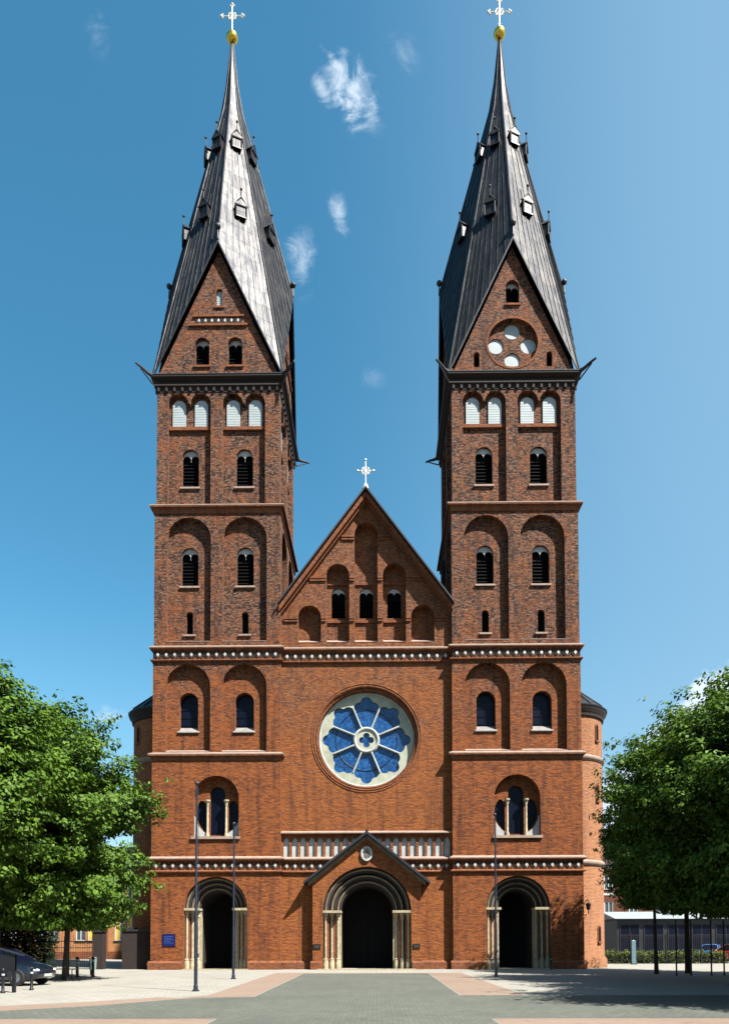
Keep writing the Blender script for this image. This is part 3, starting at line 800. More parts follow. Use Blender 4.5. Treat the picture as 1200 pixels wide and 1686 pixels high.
def portal(Fm, parent, r0, r1, zs, n, depth, brick_rev=True):
    """stepped round-arched doorway: orders, nook shafts with capitals, roll mouldings, door"""
    def loop(r, d): 
        P = [(-r, 0)]+[(r*math.cos(PI-PI*i/24), zs+r*math.sin(PI*i/24)) for i in range(25)]+[(r, 0)]
        return P
    def strip(mb, La, da, Lb, db):
        k = len(mb.v); m_ = len(La)
        mb.v += [tuple(Fm(u, v, da)) for u, v in La]+[tuple(Fm(u, v, db)) for u, v in Lb]
        for i in range(m_-1): mb.f.append((k+i, k+i+1, k+m_+i+1, k+m_+i))
    rs = [r0+(r1-r0)*i/n for i in range(n+1)]; stp = .24; first = .34
    mbb = MB(); strip(mbb, loop(r0, 0), 0, loop(r0, 0), first)
    B(mbb, 'portal_brick_arch', BRL, parent)
    mb = MB(); d = first
    jamb = MB()
    for i in range(n):
        strip(jamb, loop(rs[i], 0), d, loop(rs[i+1], 0), d)
        d2 = d+stp if i < n-1 else depth
        strip(jamb, loop(rs[i+1], 0), d, loop(rs[i+1], 0), d2 if i < n-1 else d+.45)
        if i == n-1: last = d+.45
        d = d2
    # split: arch part near-black brick that paints in its shade, jambs cream
    zs2 = zs+.05
    lows = (MB(), MB()); inn = (MB(), MB()); up = MB()
    for f in jamb.f:
        vs = [jamb.v[i] for i in f]; tgt = (inn if abs(sum((Vector(v)-Fm(0,0,0)).x for v in vs)/len(vs)) < rs[n-1]-.02 else lows)[0 if sum(v[0] for v in vs)/len(vs) < Fm(0,0,0).x else 1] if max(v[2] for v in vs) <= zs2 else up
        tgt.add(vs, [tuple(range(len(vs)))])
    for low in lows: B(low, 'portal_jamb', BRL, parent)
    for low in inn: B(low, 'inner_jamb', STONE, parent)
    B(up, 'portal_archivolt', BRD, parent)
    # outer edging of cream stone on the jambs
    d = first
    for i in range(n):
        rr = (rs[i]+rs[i+1])/2+.03
        dd = d-.02
        for s in (-1, 1):
            q = Fm(s*rr, 0, dd); mb = MB(); R_ = .1 if n > 2 else .1
            mb.lathe((q.x, q.y, 0), [(.0,0),(.17,0),(.17,.42),(.15,.46),(.16,.5),(.13,.56),(.15,.62),(R_*.85,.68),(R_*.8,zs-.52),(R_*1.3,zs-.50),(R_*1.1,zs-.46),(R_*1.35,zs-.3),(.18,zs-.14),(0.0,zs-.13)], 14)
            B(mb, 'nook_shaft', STONE, parent, smooth=True)
        mb = MB()
        mb.tube([Fm(rr*math.cos(PI-PI*k/24), zs+rr*math.sin(PI*k/24), dd) for k in range(25)], .07, 8)
        B(mb, 'arch_roll_moulding', STONED if i else STONED, parent, smooth=True)
        d += stp
    for s in (-1, 1):
        mb = MB(); a, b = sorted((s*(r0+.02), s*(r1-.04))); mb.fbox(Fm, a, b, zs-.13, zs+.02, .02, last-.05)
        B(mb, 'impost', STONE, parent)
    # recessed vestibule and door leaves
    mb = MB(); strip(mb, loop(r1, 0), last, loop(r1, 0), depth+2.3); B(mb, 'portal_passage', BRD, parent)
    for s in (-1, 1):
        mb = MB(); P = [(0.01*s, .06)]+[(s*r1*.99*math.cos(PI/2*(1-k/10)) if k else .01*s, zs+r1*.99*math.sin(PI/2*(1-k/10))) for k in range(11)]+[(s*r1*.99, .06)]
        mb.slab(Fm, [P if s < 0 else P[::-1]], depth+2.2, depth+2.28)
        for k in range(5): mb.fbox(Fm, min(s*.1, s*(r1-.1)), max(s*.1, s*(r1-.1)), .3+k*.75, .85+k*.75, depth+2.16, depth+2.205)
        B(mb, 'door', WOOD, parent)
for sx in (-1, 1): build_tower(sx)

# ---- west front between the towers
YN = .42
FN = Fr(0, YN, 'S')
mb = MB(); HW = 5.38
rose_c = (0.0, 14.52)
RO = circ(rose_c[0], rose_c[1], 3.22, 64)
ph = [(-HW, 0), (-2.3, 0)]+[(2.3*math.cos(PI-PI*i/20), 3.6+2.3*math.sin(PI*i/20)) for i in range(21)]+[(2.3, 0), (HW, 0), (HW, 20.3), (-HW, 20.3)]
arc_n = 20; acs = []
for i in range(arc_n):
    c = -5.02+i*(10.04/(arc_n-1)); P = [(c-.185, 6.98), (c+.185, 6.98), (c+.185, 7.98)]
    P += [(c+.13, 8.14), (c, 8.27), (c-.13, 8.14), (c-.185, 7.98)]; acs.append(P)
mb.fill(FN, [ph, RO]+acs, 0)
mb.reveal(FN, RO, 0, .14); RO2 = circ(*rose_c, 3.06, 64); mb.fill(FN, [RO, RO2], .14); mb.reveal(FN, RO2, .14, .72)
for P in acs: mb.reveal(FN, P, 0, .12)
# gable with five stepped niches
nc = [(-3.58, 22.28), (-1.79, 24.95), (0.0, 27.6), (1.79, 24.95), (3.58, 22.28)]
NI = [arch(c, .73, 20.66, zs, 16) for c, zs in nc]
tri = [(-5.38, 20.3), (5.38, 20.3), (5.38, 22.75), (0, 29.9), (-5.38, 22.75)]
mb.fill(FN, [tri]+NI, 0)
for i, P in enumerate(NI):
    mb.reveal(FN, P, 0, .62)
    if 1 <= i <= 3:
        Q = arch(nc[i][0], .44, 22.42, 23.96); mb.fill(FN, [P, Q], .62); mb.reveal(FN, Q, .62, .88)
    else: mb.fill(FN, [P], .62)
NF = B(mb, 'nave_front', BRN, church, 'brick front between the towers with rose window and stepped niches')
for i in (1, 2, 3):
    window(FN, NF, nc[i][0], .44, 22.42, 23.96, .86, 'head')
for c, zs in nc:
    mb = MB(); mb.add([FN(c-.72, 20.62, -.02), FN(c+.72, 20.62, -.02), FN(c+.72, 21.0, .615), FN(c-.72, 21.0, .615)], [(0,1,2,3)]); B(mb, 'sloped_sill', SILL, NF)
mb = MB()
def band(z, spans):
    for a, b in spans:
        mb.fbox(FN, a, b, z, z+.09, -.09, .01); mb.fbox(FN, a, b, z+.16, z+.26, -.11, .01)
band(21.95, [(-5.2,-4.32),(-2.84,-2.53),(-1.05,-.74),(.74,1.05),(2.53,2.84),(4.32,5.2)])
band(24.55, [(-3.55,-2.53),(-1.05,-.74),(.74,1.05),(2.53,3.55)])
band(27.2, [(-1.55,-.74),(.74,1.55)])
for c in (nc[1][0], 0, nc[3][0]): mb.fbox(FN, c-.71, c+.71, 22.1, 22.26, .50, .63)
for c, a in ((nc[1][0], 24.55), (nc[3][0], 24.55), (0, 24.55)): mb.fbox(FN, c-.71, c+.71, a, a+.16, .52, .63)
B(mb, 'string_course', BRL, NF)
mb = MB(); course(mb, FN, HW, 20.0, 20.3, .16); B(mb, 'string_course', BRL, NF); mb = MB(); cap(mb, FN, HW, 20.3, .16); B(mb, 'course_cap', SILL, NF)
mb = MB(); course(mb, FN, HW, 19.28, 19.45, .12); B(mb, 'string_course', BRL, NF)
diamonds(FN, NF, -5.25, 5.25, 19.73, .145, 20)
mb = MB(); course(mb, FN, HW, 6.72, 7.0, .16); B(mb, 'string_course', BRL, NF); mb = MB(); cap(mb, FN, HW, 7.0, .16); B(mb, 'course_cap', SILL, NF)
mb = MB(); course(mb, FN, HW, 6.0, 6.17, .12); B(mb, 'string_course', BRL, NF)
mb = MB(); course(mb, FN, HW, 8.38, 8.62, .2); B(mb, 'string_course', BRL, NF); mb = MB(); cap(mb, FN, HW, 8.62, .2); B(mb, 'course_cap', SILL, NF)
diamonds(FN, NF, -5.25, 5.25, 6.45, .145, 20)
mb = MB()
for P in acs: mb.fill(FN, [P], .12)
B(mb, 'blind_arcade_panels', PLAST, NF)
mb = MB(); 
for s in (-1, 1):
    a, b = sorted((s*3.3, s*5.3)); mb.fbox(FN, a, b, 0, .42, -.14, .02); mb.add([FN(a, .42, -.14), FN(b, .42, -.14), FN(b, .54, 0), FN(a, .54, 0)], [(0,1,2,3)])
B(mb, 'plinth', BRL, NF)
# roof verge and rake cornice
mb = MB(); ap = Vector((0, 0, 30.25))
slp = (30.25-22.55)/5.75
for s in (-1, 1):
    for (t0, t1, y0, y1) in ((.0, -.16, -.28, .5), (-.16, -.42, -.12, .5), (-.42, -.56, .14, .5)):
        if t0 == 0.:
            continue
        a = (0, 30.25+t0); b = (s*5.45, 30.25-5.45*slp+t0); c_ = (s*5.45, 30.25-5.45*slp+t1*1.25); d_ = (0, 30.25+t1*1.25)
        V = [(a[0], y0, a[1]), (b[0], y0, b[1]), (c_[0], y0, c_[1]), (d_[0], y0, d_[1])]
        V += [(x, y1, z) for x, _, z in V]
        mb.add(V, [(0,1,2,3),(3,2,6,7),(4,5,6,7),(0,4,5,1)])
B(mb, 'rake_cornice', BRL, NF)
mb = MB()
for s in (-1, 1):
    a, b = Vector((0, -.34, 30.30)), Vector((s*5.5, -.34, 30.30-5.5*slp))
    V = [a, b, b+Vector((0,0,-.15)), a+Vector((0,0,-.15))]; V += [v+Vector((0,.9,0)) for v in V]
    mb.add(V, [(0,1,2,3),(0,4,5,1),(3,2,6,7),(1,5,6,2)])
B(mb, 'verge', LEAD, NF)
mb = MB()
q = Vector((0, -.1, 30.3))
mb.tube([q, q+Vector((0,0,1.75))], .032, 8); zc_ = 31.35; YG = -.1
mb.tube([(-.5, YG, zc_), (.5, YG, zc_)], .03, 8)
mb.tube([(.24*math.cos(2*PI*i/20), YG, zc_+.24*math.sin(2*PI*i/20)) for i in range(21)], .035, 6)
for a in range(4):
    dx, dz = math.cos(PI/4+a*PI/2), math.sin(PI/4+a*PI/2); mb.tube([(0, YG, zc_), (dx*.3, YG, zc_+dz*.3)], .03, 6)
for c_ in ((-.5,0),(.5,0),(0,.7)): mb.ball((c_[0], YG, zc_+c_[1]), .08, 6)
mb.lathe((0, YG, 30.2), [(0,0),(.2,0),(.14,.2),(.06,.35)], 10)
B(mb, 'cross', CROSS, church, 'pale cross on the apex of the middle gable')
# rose window
def petal(k):
    a0 = k*PI/4; cc = 1.75; out = []
    lobes = [(2.42, 0, .36), (2.06, .44, .36), (2.06, -.44, .36), (1.75, 0, .55)]
    half = rad(22.5); w_ = .055
    for i in range(56):
        th = 2*PI*i/56; ux, uy = math.cos(th), math.sin(th); best = 0
        r = 0.02
        while r < 2.0:
            x, y = cc+ux*r, uy*r
            ins = any((x-a)**2+(y-b)**2 < c*c for a, b, c in lobes)
            rr = math.hypot(x, y); an = abs(math.atan2(y, x))
            if rr > .86 and rr < 2.1 and abs(y) < 1: 
                dist = (x*math.sin(half)-abs(y)*math.cos(half))
                if dist > w_: ins = True
            if not ins: break
            # stay out of the neighbours' bars
            if (x*math.sin(half)-abs(y)*math.cos(half)) < w_: break
            r += .012
        x, y = cc+ux*r, uy*r
        X_ = x*math.sin(a0)+y*math.cos(a0); Z_ = x*math.cos(a0)-y*math.sin(a0)
        out.append((rose_c[0]+X_, rose_c[1]+Z_))
    return out[::-1]
quat = []
for i in range(48):
    th = 2*PI*i/48; r = 0.02
    while r < .7:
        x, y = r*math.cos(th), r*math.sin(th)
        if not (any((x-a)**2+(y-b)**2 < .2**2 for a, b in ((.27,0),(-.27,0),(0,.27),(0,-.27))) or max(abs(x), abs(y)) < .14): break
        r += .01
    quat.append((rose_c[0]+r*math.cos(th), rose_c[1]+r*math.sin(th)))
PT = [petal(k) for k in range(8)]
mb = MB(); mb.slab(FN, [circ(*rose_c, 3.059, 64), quat]+PT, .50, .66)
B(mb, 'rose_tracery', plain('greenish_stone', (.36,.38,.29), .8, var=.3, scale=2.), NF)
mb = MB()
mb.tube([FN(rose_c[0]+.74*math.cos(2*PI*i/32), rose_c[1]+.74*math.sin(2*PI*i/32), .49) for i in range(33)], .085, 8)
for k in range(8):
    a = rad(22.5)+k*PI/4
    mb.tube([FN(rose_c[0]+.8*math.sin(a), rose_c[1]+.8*math.cos(a), .49), FN(rose_c[0]+2.25*math.sin(a), rose_c[1]+2.25*math.cos(a), .49)], .055, 6)
mb.tube([FN(rose_c[0]+2.98*math.cos(2*PI*i/48), rose_c[1]+2.98*math.sin(2*PI*i/48), .49) for i in range(49)], .06, 6)
B(mb, 'rose_ribs', PLAST, NF, smooth=True)
mb = MB(); mb.fill(FN, [circ(*rose_c, 3.0, 64)], .63); B(mb, 'rose_glass', STAIN, NF)
mb = MB()
for r in (3.30, 3.44): mb.tube([FN(rose_c[0]+r*math.cos(2*PI*i/64), rose_c[1]+r*math.sin(2*PI*i/64), .0) for i in range(65)], .04, 6)
mb.tube([FN(rose_c[0]+3.14*math.cos(2*PI*i/64), rose_c[1]+3.14*math.sin(2*PI*i/64), .14) for i in range(65)], .04, 6)
B(mb, 'rose_brick_ring', BRL, NF, smooth=True)
mb = MB()
mb.tube([FN(rose_c[0]+1.95*math.cos(2*PI*i/64), rose_c[1]+1.95*math.sin(2*PI*i/64), .61) for i in range(65)], .02, 5)
for z in (-.62, .62):
    pass
B(mb, 'rose_glazing_bar', IRON, NF)

# ---- porch
YP = -.16; FP = Fr(0.02, YP, 'S')
apz, ez = 8.38, 5.42; hwp = 3.35
wallz = lambda x: apz-abs(x)*(apz-ez)/3.72-.30
mb = MB()
r0 = 2.72; zs = 3.62
o2 = [(-hwp, 0), (-r0, 0)]+[(r0*math.cos(PI-PI*i/28), zs+r0*math.sin(PI*i/28)) for i in range(29)]+[(r0, 0), (hwp, 0), (hwp, wallz(hwp)), (0, wallz(0)), (-hwp, wallz(hwp))]
mb.fill(FP, [o2], 0)
for s in (-1, 1):
    mb.add([FP(s*hwp, 0, 0), FP(s*hwp, wallz(hwp), 0), FP(s*hwp, wallz(hwp), .6), FP(s*hwp, 0, .6)], [(0,1,2,3)])
PO = B(mb, 'porch', BRN, church, 'gabled entrance porch with stepped stone arch')
portal(FP, PO, r0, 1.62, zs, 3, 1.5)
mb = MB()
for s in (-1, 1):
    a, b = sorted((s*(r0+.04), s*(hwp+.12))); mb.fbox(FP, a, b, 0, .42, -.12, .55); mb.add([FP(a, .42, -.12), FP(b, .42, -.12), FP(b, .52, 0), FP(a, .52, 0)], [(0,1,2,3)])
B(mb, 'plinth', BRL, PO)
mb = MB(); y0, y1 = -.68, YN
for s in (-1, 1):
    a = Vector((.02, y0, apz+.12)); b = Vector((.02+s*3.86, y0, ez-.02)); th = Vector((0,0,-.17))
    V = [a, b, b+th, a+th]; V += [v+Vector((0, y1-y0, 0)) for v in V]
    mb.add(V, [(0,1,2,3),(0,4,5,1),(3,2,6,7),(1,5,6,2),(4,5,6,7)])
B(mb, 'roof', LEAD, PO)
mb = MB()
for s in (-1, 1):
    a = Vector((.02, YP-.12, apz-.07)); b = Vector((.02+s*3.62, YP-.12, apz-.07-3.62*(apz+.14-ez)/3.86)); th = Vector((0,0,-.26))
    V = [a, b, b+th, a+th]; V += [v+Vector((0, .14, 0)) for v in V]
    mb.add(V, [(0,1,2,3),(3,2,6,7),(1,5,6,2)])
B(mb, 'rake_moulding', STONED, PO)
mb = MB(); mb.tube([(.02, y0-.01, apz+.13), (.02, y1, apz+.13)], .09, 8); B(mb, 'ridge_cap', ZINC, PO)
mb = MB()
for (rx, rz, d) in ((.36, .46, -.12), ):
    L = [(rx*math.cos(2*PI*i/28), 7.14+rz*math.sin(2*PI*i/28)) for i in range(28)]; L2 = [(u*.72, 7.14+(v-7.14)*.72) for u, v in L]
    mb.slab(FP, [L, L2], -.14, 0.0); mb.fill(FP, [L2], -.06)
B(mb, 'medallion', PLAST, PO, 'pale oval stone medallion')
mb = MB()
mb.slab(FP, [[(-.13, 6.98), (0, 6.86), (.13, 6.98), (.13, 7.16), (-.13, 7.16)]], -.12, -.055)
mb.slab(FP, [[(-.16, 7.22), (.16, 7.22), (.08, 7.36), (0, 7.42), (-.08, 7.36)]], -.11, -.055)
B(mb, 'medallion_crest', STONED, PO)

# ---- nave body, aisles and stair turrets behind
mb = MB()
mb.box(-5.4, 5.4, 5.0, 50, 0, 22.4)
mb.add([(-5.4,5.0,22.4),(5.4,5.0,22.4),(0,5.0,29.8)], [(0,1,2)])
mb.box(-12.6, 12.6, 8.1, 48, 0, 12.5)
B(mb, 'nave', BR, church)
mb = MB()
for s in (-1, 1):
    a, b = Vector((0, .53, 30.12)), Vector((s*5.9, .53, 30.12-5.9*slp)); V = [a, b, b+Vector((0,0,-.2)), a+Vector((0,0,-.2))]
    V += [v+Vector((0,50,0)) for v in V]; mb.add(V, [(0,1,2,3),(0,4,5,1),(3,2,6,7),(1,5,6,2),(4,5,6,7)])
    a, b = Vector((s*5.4, 8.1, 15.5)), Vector((s*13.0, 8.1, 12.4)); V = [a, b, b+Vector((0,0,-.2)), Vector((s*5.4, 8.1, 12.5))]
    V += [v+Vector((0,40,0)) for v in V]; mb.add(V, [(0,1,2,3),(0,4,5,1),(3,2,6,7),(1,5,6,2),(4,5,6,7)])
B(mb, 'nave_roof', SLATE, church)
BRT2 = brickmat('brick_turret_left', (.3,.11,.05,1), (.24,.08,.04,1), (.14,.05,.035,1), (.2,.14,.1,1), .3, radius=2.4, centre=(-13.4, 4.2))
for s in (-1, 1):
    c = (s*13.4, 4.2); mb = MB(); R_ = 2.38
    mb.lathe((c[0], c[1], 0), [(R_+.16, 0), (R_+.16, .55), (R_, .75), (R_, 16.7)], 40)
    ST = B(mb, 'stair_turret', BRT if s > 0 else BRT2, church, 'round brick stair turret with conical roof', True)
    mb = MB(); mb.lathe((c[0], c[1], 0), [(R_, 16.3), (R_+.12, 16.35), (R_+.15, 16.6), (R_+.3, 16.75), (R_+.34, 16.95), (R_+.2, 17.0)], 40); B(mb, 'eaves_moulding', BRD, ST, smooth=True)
    mb = MB(); mb.lathe((c[0], c[1], 0), [(R_+.36, 16.92), (R_+.38, 17.0), (.05, 19.25), (0.01, 19.3)], 40)
    for i in range(16):
        a = 2*PI*i/16; mb.tube([(c[0]+(R_+.36)*math.cos(a), c[1]+(R_+.36)*math.sin(a), 17.05), (c[0]+.1*math.cos(a), c[1]+.1*math.sin(a), 19.27)], .035, 4)
    B(mb, 'roof', ZINC, ST)
    for z in (13.6, 6.75):
        mb = MB(); mb.lathe((c[0], c[1], 0), [(R_, z-.15), (R_+.1, z-.1), (R_+.16, z), (R_+.16, z+.1), (R_, z+.22)], 40); B(mb, 'string_course', SILL, ST, smooth=True)
    for a, z, h in ((-47, 14.85, 1.0), (-47, 10.9, 1.0), (-47, 1.7, .95), (-130, 14.85, 1.0), (-130, 9., 1.)):
        if s < 0: a = -180-a
        an = rad(a); n_ = Vector((math.cos(an), math.sin(an), 0)); t_ = Vector((-n_.y, n_.x, 0)); p = Vector((c[0], c[1], 0))+n_*(R_-.16)
        Fm = lambda u, v, d, p=p, n_=n_, t_=t_: p+t_*u+Vector((0,0,v))-n_*d
        mb = MB(); mb.slab(Fm, [arch(0, .12, z, z+h-.12, 8)], -.18, .0); B(mb, 'window', DARK, ST)
        mb = MB(); mb.fbox(Fm, -.22, .22, z-.14, z-.03, -.27, -.0); mb.slab(Fm, [arch(0, .20, z-.03, z+h-.12, 8), arch(0, .12, z, z+h-.12, 8)], -.20, .0); B(mb, 'window_surround', BRL, ST)

# ------------------------------------------------------------------ things fixed on or standing before the church
def wall_thing(name, loc): return empty(name, loc)
t = empty('information_sign', (-12.22, -.02, 1.83))
mb = MB(); mb.box(-.37, .37, -.05, 0.0, -.36, .36); mb.build('sign_panel', plain('blue_enamel', (.004,.012,.10), .3, var=.2), t)
mb = MB()
for i, wd in enumerate((.26, .2, .27, .16, .24)):
    z = .22-i*.1; random.seed(i); x = -.28
    while x < -.28+wd*2:
        l = random.uniform(.04, .1); mb.box(x, x+l, -.058, -.0535, z-.018, z+.018); x += l+.025
mb.build('lettering', plain('sign_lettering', (.05,.09,.3), .5), t)
mb = MB(); mb.box(-.4, .4, -.045, .04, -.39, -.362); mb.box(-.4, .4, -.045, .04, .362, .39); mb.box(-.4, -.372, -.045, .04, -.36, .36); mb.box(.372, .4, -.045, .04, -.36, .36); mb.build('frame', IRON, t)
tag(t, 'square dark blue sign screwed to the brick wall of the left tower', 'sign')
for x, lab in ((-3.05, 'small dark plaque left of the middle doorway arch'), (3.06, 'small dark plaque right of the middle doorway arch')):
    t = empty('plaque', (x, YP-.0, 1.42)); mb = MB(); mb.box(-.22, .22, -.05, -.0, -.15, .15); mb.build('plate', IRON, t)
    mb = MB(); mb.box(-.15, .15, -.056, -.052, .02, .04); mb.box(-.15, .1, -.056, -.052, -.05, -.03); mb.build('lettering', STONED, t)
    tag(t, lab, 'plaque', 'plaques beside the main door')
t = empty('wall_lamp', (14.05, 1.75, 3.7))
mb = MB(); mb.tube([(0,.15,.62),(0,-.2,.66),(0,-.34,.55)], .03, 6); mb.tube([(0,.15,-.3),(0,.0,-.3),(-.2,-.1,-.3)], .025, 6); mb.build('bracket', IRON, t)
mb = MB(); mb.lathe((0,-.34,0), [(0,.5),(.16,.4),(.18,.38),(.1,0),(0,0)], 8); mb.tube([(0,-.34,0),(0,-.34,-.25)], .03, 6); mb.build('lantern', IRON, t)
tag(t, 'black wall lantern on a bracket beside the right stair turret', 'lamp')
def flagpole(x, y, h, lab):
    t = empty('flagpole', (x, y, 0))
    mb = MB(); mb.tube([(0,0,0),(0,0,h*.33),(0,0,h*.34),(0,0,h)], [.062,.056,.045,.03], 12); mb.build('pole', POLE, t, True)
    mb = MB(); mb.lathe((0,0,0), [(.13,0),(.13,.03),(.08,.06),(.075,.2),(.06,.22)], 12); mb.build('base_collar', POLE, t)
    mb = MB(); mb.ball((0,0,h+.05), .075, 8); mb.build('ball_finial', POLE, t, True)
    mb = MB(); mb.tube([(.05,0,h-.1),(.085,0,h*.5),(.06,0,1.2)], .008, 4); mb.box(.04,.1,-.02,.02,1.15,1.28); mb.build('halyard', POLE, t)
    tag(t, lab, 'flagpole', 'dark flagpoles on the square')
flagpole(-5.49, -20.73, 7.05, 'thick dark flagpole without flag, nearest to the viewer, in front of the left tower door')
flagpole(-5.87, -12.17, 7.05, 'dark bare flagpole before the right jamb of the left tower door')
flagpole(6.34, -10.21, 7.75, 'dark bare flagpole standing in front of the right tower door')
def bollard(x, y, h, lab, r=.05):
    t = empty('bollard', (x, y, 0))
    mb = MB(); mb.lathe((0,0,0), [(0,0),(r*1.5,0),(r*1.5,.05),(r,.08),(r*.95,h-.12),(r*1.25,h-.1),(r*1.25,h-.06),(r,h-.05),(r*.7,h-.01),(0,h)], 12)
    mb.build('post', IRON, t, True)
    mb = MB(); mb.lathe((0,0,0), [(r*1.06,h-.24),(r*1.06,h-.18)], 12); mb.build('band', PLAST, t)
    tag(t, lab, 'bollard', 'iron bollards round the square')
bollard(11.1, -1.0, .85, 'black bollard standing at the right side of the right tower door')
bollard(-11.42, -20.0, .82, 'black bollard in front of the parked dark blue car')
bollard(-11.62, -21.6, .82, 'black bollard at the left edge beside the notice board')
bollard(-13.25, -9.6, 1.0, 'dark bollard between the bench and the thin tree trunk', .07)
bollard(-13.9, -9.9, 1.0, 'dark bollard behind the left end of the bench', .07)
# notice board
t = empty('notice_board', (-12.05, -21.3, 0))
mb = MB(); mb.box(-.05,.05,-.05,.05,0,1.5); mb.build('leg', IRON, t); mb = MB(); mb.box(.6,.7,-.05,.05,0,1.3); mb.build('leg', IRON, t)
mb = MB(); mb.box(-.05,.7,-.06,.06,.72,1.28); mb.build('panel', IRON, t)
mb = MB(); mb.add([(-.12,-.12,1.52),(.95,-.12,1.22),(.95,-.12,1.26),(-.12,-.12,1.56),(-.12,.12,1.52),(.95,.12,1.22),(.95,.12,1.26),(-.12,.12,1.56)], [(0,1,2,3),(3,2,6,7),(7,6,5,4),(0,4,5,1),(1,5,6,2),(0,3,7,4)]); mb.build('roof', LEAD, t)
tag(t, 'dark notice board with a slanting pale roof strip at the far left', 'notice board')
# litter bin
t = empty('litter_bin', (-13.86, -8.02, 0))
mb = MB(); mb.lathe((0,0,0), [(0,.3),(.155,.3),(.19,.8),(.19,.84),(.15,.84),(.14,.78)], 16); mb.build('bin_body', plain('grey_green_paint', (.16,.22,.2), .4, var=.2), t, True)
mb = MB(); mb.lathe((0,0,0), [(0,.97),(.08,.95),(.2,.9),(.2,.88),(0,.89)], 16); mb.tube([(.12,0,.82),(.12,0,.9)], .012, 5); mb.tube([(-.12,0,.82),(-.12,0,.9)], .012, 5); mb.build('lid', SILLW, t)
mb = MB(); mb.tube([(-.1,.0,0),(-.1,0,.4)], .05, 8); mb.build('post', IRON, t)
tag(t, 'grey-green litter bin on a short post beside the tree shade', 'litter bin')
# bench
t = empty('park_bench', (-14.1, -11.4, 0))
mb = MB()
for i in range(4): mb.box(-.8,.8,-.24+i*.12,-.15+i*.12,.43,.46)
mb.build('seat', plain('bench_slats', (.42,.4,.34), .6, var=.3, scale=6), t)
mb = MB()
for i in range(3): mb.box(-.8,.8,.26+i*.03,.285+i*.03,.55+i*.12,.64+i*.12)
mb.build('backrest', bpy.data.materials['bench_slats'], t)
for s in (-.65, .65):
    mb = MB(); mb.tube([(s,-.22,0),(s,-.22,.43),(s,.24,.43),(s,.36,.92)], .025, 6); mb.tube([(s,.24,.43),(s,.28,0)], .025, 6); mb.build('leg', IRON, t)
tag(t, 'wooden slatted bench with iron legs in the shade of the left tree', 'bench')

